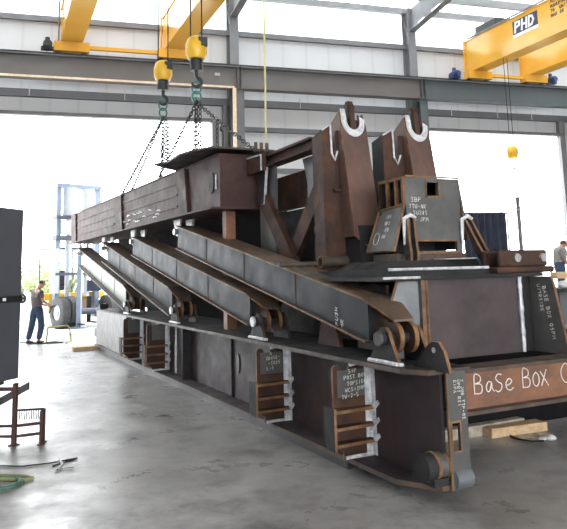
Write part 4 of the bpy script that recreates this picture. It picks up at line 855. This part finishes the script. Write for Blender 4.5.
mb.tube([(-.5, .3, .02), (-.1, .25, .02), (.2, .1, .02), (.5, .25, .02), (.8, .05, .02), (.45, -.1, .02), (.1, -.15, .02), (-.1, -.12, .02)], .018, 6); tag(mb.build('tangled_hose', 'black', smooth=True), 'tangled black hose on the floor round the feet of the person in jeans', 'hose')
PF = local(7.10, 18.0, 0, .92)
m2 = dict(z0=0, hip=(-.06, .0, .90), chest=(-.02, .02, 1.22), neck=(.06, .03, 1.36), jaw=(.12, .04, 1.38), head=(.12, .04, 1.455), crown=(.11, .04, 1.52), nose=(.21, .06, 1.37),
          shL=(-.06, .17, 1.26), elL=(.04, .22, 1.0), wrL=(.20, .2, .92), haL=(.27, .2, .91), shR=(-.02, -.16, 1.26), elR=(.03, -.2, .98), wrR=(.18, -.14, .9), haR=(.25, -.13, .89),
          thL=(-.06, .08, .84), knL=(.0, .1, .48), anL=(-.06, .1, .09), toL=(.05, .11, .05), thR=(-.06, -.08, .84), knR=(.0, -.1, .48), anR=(-.06, -.1, .09), toR=(.05, -.11, .05))
person(PF, m2, 'hunched person in grey shirt near the right door at the right edge', 'greyshirt', tuple(PF.w(0, 0, 0)), .95)
wp = thing('work_platform', 'low grey work platform under the hunched person by the right door', 'platform', (7.1, 18.0, 0))
PW = local(7.1, 18.0, 0)
mb = MB(PW); mb.box(-.8, .8, -.6, .6, .86, .92); mb.build('deck', 'grey', wp)
for x in (-.7, .7):
    for y in (-.5, .5):
        mb = MB(PW); mb.box(x-.04, x+.04, y-.04, y+.04, 0, .86); mb.build('leg', 'darksteel', wp)

# clutter behind the right gusset
CL = local(4.98, 12.0, 0)
wt = thing('work_table', 'dark steel table holding a pale plank behind the right gusset', 'table', tuple(CL.w(.4, 0, 0)))
mb = MB(CL); mb.box(-.6, 1.6, -.4, .5, 1.36, 1.42); mb.build('table_top', 'darksteel', wt)
for x in (-.5, 1.5):
    for y in (-.3, .4):
        mb = MB(CL); mb.box(x-.04, x+.04, y-.04, y+.04, 0, 1.36); mb.build('leg', 'darksteel', wt)
mb = MB(CL); mb.box(-.55, 1.55, .2, .28, .0, 1.36); mb.build('side_panel', 'boxpaint', wt)
mb = MB(CL); mb.box(-.42, 1.5, -.2, .1, 1.58, 1.69); tag(mb.build('plank', 'wood', bevel=.005), 'pale timber plank lying level behind the right gusset', 'plank')
mb = MB(CL); mb.box(-.2, 0, -.15, .05, 1.42, 1.58); mb.box(1.0, 1.2, -.15, .05, 1.42, 1.58); tag(mb.build('spacer_block', 'oldwood'), 'old wood spacers under the pale plank', 'block')
mb = MB(CL); mb.ball((-.36, -.3, 1.485), .09, 0, 10, 6, (1.2, 1, .7)); mb.ball((-.2, -.3, 1.475), .08, 0, 10, 6, (1, 1, .7)); mb.ball((-.28, -.28, 1.53), .06, 0, 8, 5); tag(mb.build('plastic_bag', 'rag', smooth=True), 'crumpled white plastic bag in front of the pale plank', 'bag')

# ================================================================== outside the left door
FL = local(-7.68, 26.2, 45)
fk = thing('forklift', 'large pale forklift with tall mast and twin tyres parked outside the left door', 'forklift', tuple(FL.w(0, 0, 0)))
def tyre(x):
    wh = None
    mb = MB(FL); mb.lathe([(0, .30), (.0, .50), (.04, .56), (.30, .56), (.34, .50), (.34, .30), (.30, .26), (.04, .26), (0, .30)], (x, 0, .56), (1, 0, 0), 32); wh = mb.build('tyre', 'rubber', fk, smooth=True)
    mb = MB(FL); mb.cyl((x+.05, 0, .56), (x+.29, 0, .56), .29, 22); mb.cyl((x+.0, 0, .56), (x+.06, 0, .56), .12, 14); mb.build('hub', 'offwhite', wh, smooth=True)
    mb = MB(FL)
    for k in range(28):
        q = 2*math.pi*k/28; c, s_ = math.cos(q), math.sin(q)
        mb.add([(x+.05, .555*c-.02*s_, .56+.555*s_+.02*c), (x+.29, .555*c-.02*s_, .56+.555*s_+.02*c), (x+.29, .555*c+.02*s_, .56+.555*s_-.02*c), (x+.05, .555*c+.02*s_, .56+.555*s_-.02*c),
                (x+.05, .575*c-.015*s_, .56+.575*s_+.015*c), (x+.29, .575*c-.015*s_, .56+.575*s_+.015*c), (x+.29, .575*c+.015*s_, .56+.575*s_-.015*c), (x+.05, .575*c+.015*s_, .56+.575*s_-.015*c)],
               [(0,1,2,3), (7,6,5,4), (0,4,5,1), (1,5,6,2), (2,6,7,3), (3,7,4,0)])
    mb.build('tread', 'rubber', wh)
for x in (-1.0, -.62, .95, 1.33): tyre(x)
mb = MB(FL); mb.cyl((-.7, 0, .56), (1.3, 0, .56), .12, 12); mb.build('axle', 'midgrey', fk)
mb = MB(FL); mb.box(-1.15, 1.35, .62, .80, 1.0, 1.26); mb.build('fender_beam', 'hookyellow', fk, bevel=.02)
mb = MB(FL); mb.box(-.9, 1.2, .8, 3.6, .5, 1.2); mb.build('chassis', 'cream', fk, bevel=.05)
for x in (-.86, .78):
    mb = MB(FL); mb.box(x-.02, x+.16, .35, .6, .3, 5.2); mb.build('mast_upright', 'paleblue', fk)
for x, r in ((-.34, .25), (.42, .25)):
    mb = MB(FL); mb.cyl((x, .42, 4.15), (x, .42, 5.2), r, 18); mb.cyl((x, .42, 1.1), (x, .42, 4.15), r*.45, 14); mb.build('lift_cylinder', 'offwhite', fk, smooth=True)
for z0, z1, m, in ((5.2, 5.36, 'paleblue'), (4.0, 4.14, 'midgrey'), (3.2, 3.38, 'midgrey'), (1.9, 2.0, 'midgrey')):
    mb = MB(FL); mb.box(-.9, .96, .30, .62, z0, z1); mb.build('mast_crossbar', m, fk)
mb = MB(FL); mb.box(-.72, -.2, .3, .36, 3.42, 3.95); mb.build('mast_panel', 'offwhite', fk)
mb = MB(FL); mb.box(-1.05, -.76, .3, .4, 1.25, 2.9); mb.build('side_panel', 'offwhite', fk)
mb = MB(FL); mb.box(-.5, .2, .9, 1.5, 1.35, 1.5); mb.box(-.5, .2, 1.4, 1.55, 1.5, 2.1); mb.build('seat', 'black', fk, bevel=.04)
mb = MB(FL); mb.tube([(-.1, .85, 1.4), (-.1, .75, 1.8)], .03, 8); mb.torus((-.1, .74, 1.84), (1, 0, 0), (0, .5, .87), .18, .02, 18, 6); mb.build('steering_wheel', 'black', fk, smooth=True)
for x in (-.5, .9):
    for y in (.9, 2.4):
        mb = MB(FL); mb.tube([(x, y, 1.35), (x, y+.05, 2.9)], .035, 8); mb.build('cage_post', 'midgrey', fk)
mb = MB(FL); mb.box(-.6, 1.0, .85, 2.5, 2.9, 2.97); mb.build('cage_roof', 'midgrey', fk)
for k in range(3):
    mb = MB(FL); mb.hexa([(-.45+.16*k, .25, 1.27), (-.36+.16*k, .25, 1.27), (-.36+.16*k, .32, 1.27), (-.45+.16*k, .32, 1.27), (-.27+.16*k, .25, 1.75), (-.18+.16*k, .25, 1.75), (-.18+.16*k, .32, 1.75), (-.27+.16*k, .32, 1.75)]); mb.build('brace_board', 'khaki', fk)
mb = MB(FL); mb.box(.4, 1.0, .3, .6, 1.28, 1.7); mb.build('battery_box', 'navy', fk)
for x in (-.4, .5):
    mb = MB(FL); mb.box(x-.08, x+.08, -.9, .35, .12, .18); mb.box(x-.08, x+.08, .29, .35, .12, 1.1); mb.build('fork', 'darksteel', fk)
pp_ = thing('pale_post', 'slim pale blue post standing just left of the far end of the frame', 'post', (-7.55, 25.5, -.01))
PP = local(-7.55, 25.5, 0, -.01)
mb = MB(PP); mb.box(-.08, .08, -.08, .08, 0, 3.0); mb.build('shaft', 'paleblue', pp_, bevel=.01)
mb = MB(PP); mb.box(-.3, .3, -.2, .2, 0, .06); mb.build('foot_plate', 'paleblue', pp_)
# trees beyond the yard, and the dark screen by the right door
rr = random.Random(11)
TREE_LAB = ['broad pale green tree far beyond the left door', 'small rounded tree far off between the cabinet and forklift', 'faint distant bush low behind the person in jeans']
for i, (x, y, h, w_) in enumerate(((-21, 62, 3.1, 4.5), (-25.0, 66, 2.8, 4.0), (-19.0, 56, 2.4, 3.4))):
    t = thing('tree', TREE_LAB[i], 'tree', (x, y, 0), 'trees beyond the yard')
    mb = MB(); mb.tube([(x, y, 0), (x+.1, y, h*.3), (x, y, h*.6)], [.22, .17, .1], 8)
    for k in range(5): mb.tube([(x, y, h*.35), (x+math.cos(k*1.3)*w_*.25, y+math.sin(k*1.3)*w_*.25, h*.7)], [.09, .04], 6)
    mb.build('trunk', 'bark', t, smooth=True)
    mb = MB()
    for k in range(1500):
        u = rr.uniform(-1, 1); q = rr.uniform(0, 6.283); rad = rr.random()**.4; s_ = math.sqrt(1-u*u)
        c = Vector((x+w_*.6*rad*s_*math.cos(q), y+w_*.6*rad*s_*math.sin(q), h*.62+h*.4*rad*u)); d = Vector((rr.uniform(-1, 1), rr.uniform(-1, 1), rr.uniform(-1, 1))).normalized(); e = d.orthogonal().normalized(); l = rr.uniform(.12, .26)
        mb.add([tuple(c-d*l), tuple(c+e*l*.5), tuple(c+d*l), tuple(c-e*l*.5)], [(0, 1, 2, 3)])
    mb.build('foliage', 'leaf', t, recalc=False)
sc = thing('welding_screen', 'dark navy curtain screen standing in the right door opening', 'screen', tuple(W.w(-2.4, 15.0, 0)))
mb = MB(W); n = 36
front = [(-2.4+.06*math.sin(k*1.1), 14.0+1.85*k/n) for k in range(n+1)]; bk = [(a+.025, b) for a, b in front]
mb.prism(front+bk[::-1], 'ab', .15, 3.78); mb.build('curtain', 'navy', sc, smooth=True)
for b in (14.0, 15.87):
    mb = MB(W); mb.cyl((-2.38, b, 0), (-2.38, b, 3.82), .03, 8); mb.build('frame_post', 'darksteel', sc)
    mb = MB(W); mb.box(-2.75, -2.0, b-.04, b+.04, 0, .05); mb.build('foot', 'darksteel', sc)
mb = MB(W); mb.cyl((-2.38, 14.0, 3.8), (-2.38, 15.87, 3.8), .025, 8); mb.build('top_tube', 'darksteel', sc)
mb = MB(W); mb.cyl((-2.5, 16.3, 0), (-2.5, 16.3, 4.4), .075, 12); mb.box(-2.7, -2.3, 16.1, 16.5, 0, .03); tag(mb.build('steel_pole', 'darkgirt', smooth=True), 'dark upright pole between the navy screen and the hunched person', 'pole')
mb = MB(W); mb.tube([(2.0, 14.0, 3.6), (2, 17.5, 3.95), (2, 20.6, 4.6), (2, 26, 6.2)], .03, 6); tag(mb.build('overhead_cable', 'offwhite', smooth=True), 'faint pale cable sloping across the bright right door', 'cable')

# ================================================================== light and camera
wd = bpy.data.worlds.new('overcast_sky'); scn.world = wd; wd.use_nodes = True
bg = wd.node_tree.nodes['Background']; bg.inputs[0].default_value = (.95, .98, 1.0, 1); bg.inputs[1].default_value = 10.0
def lamp(name, loc, sx, sy, power, rot=(0, 0, 0), col=(1, .97, .93)):
    l = bpy.data.lights.new(name, 'AREA'); l.shape = 'RECTANGLE'; l.size = sx; l.size_y = sy; l.energy = power; l.color = col
    o = bpy.data.objects.new(name, l); COL.objects.link(o); o.location = loc; o.rotation_euler = rot; return o

TH = math.atan(108.06/690); RO = math.atan(.0258)
f0 = Vector((0, math.cos(TH), math.sin(TH))); r0 = Vector((1, 0, 0)); u0 = Vector((0, -math.sin(TH), math.cos(TH)))
rv = r0*math.cos(RO)-u0*math.sin(RO); uv = r0*math.sin(RO)+u0*math.cos(RO)
cam = bpy.data.cameras.new('camera'); co = bpy.data.objects.new('camera', cam); COL.objects.link(co)
mt = Matrix((rv, uv, -f0)).transposed().to_4x4(); mt.translation = Vector((0, 0, 1.8)); co.matrix_world = mt
cam.sensor_fit = 'HORIZONTAL'; cam.sensor_width = 36; cam.lens = 690/567*36; cam.shift_y = -100.1/567; cam.clip_end = 400
scn.camera = co
scn.view_settings.view_transform = 'Standard'; scn.view_settings.look = 'None'; scn.view_settings.gamma = 1; scn.view_settings.use_curve_mapping = False
scn.view_settings.exposure = 0.0
scn.cycles.use_denoising = True; scn.cycles.max_bounces = 10; scn.cycles.diffuse_bounces = 6; scn.cycles.sample_clamp_indirect = 8
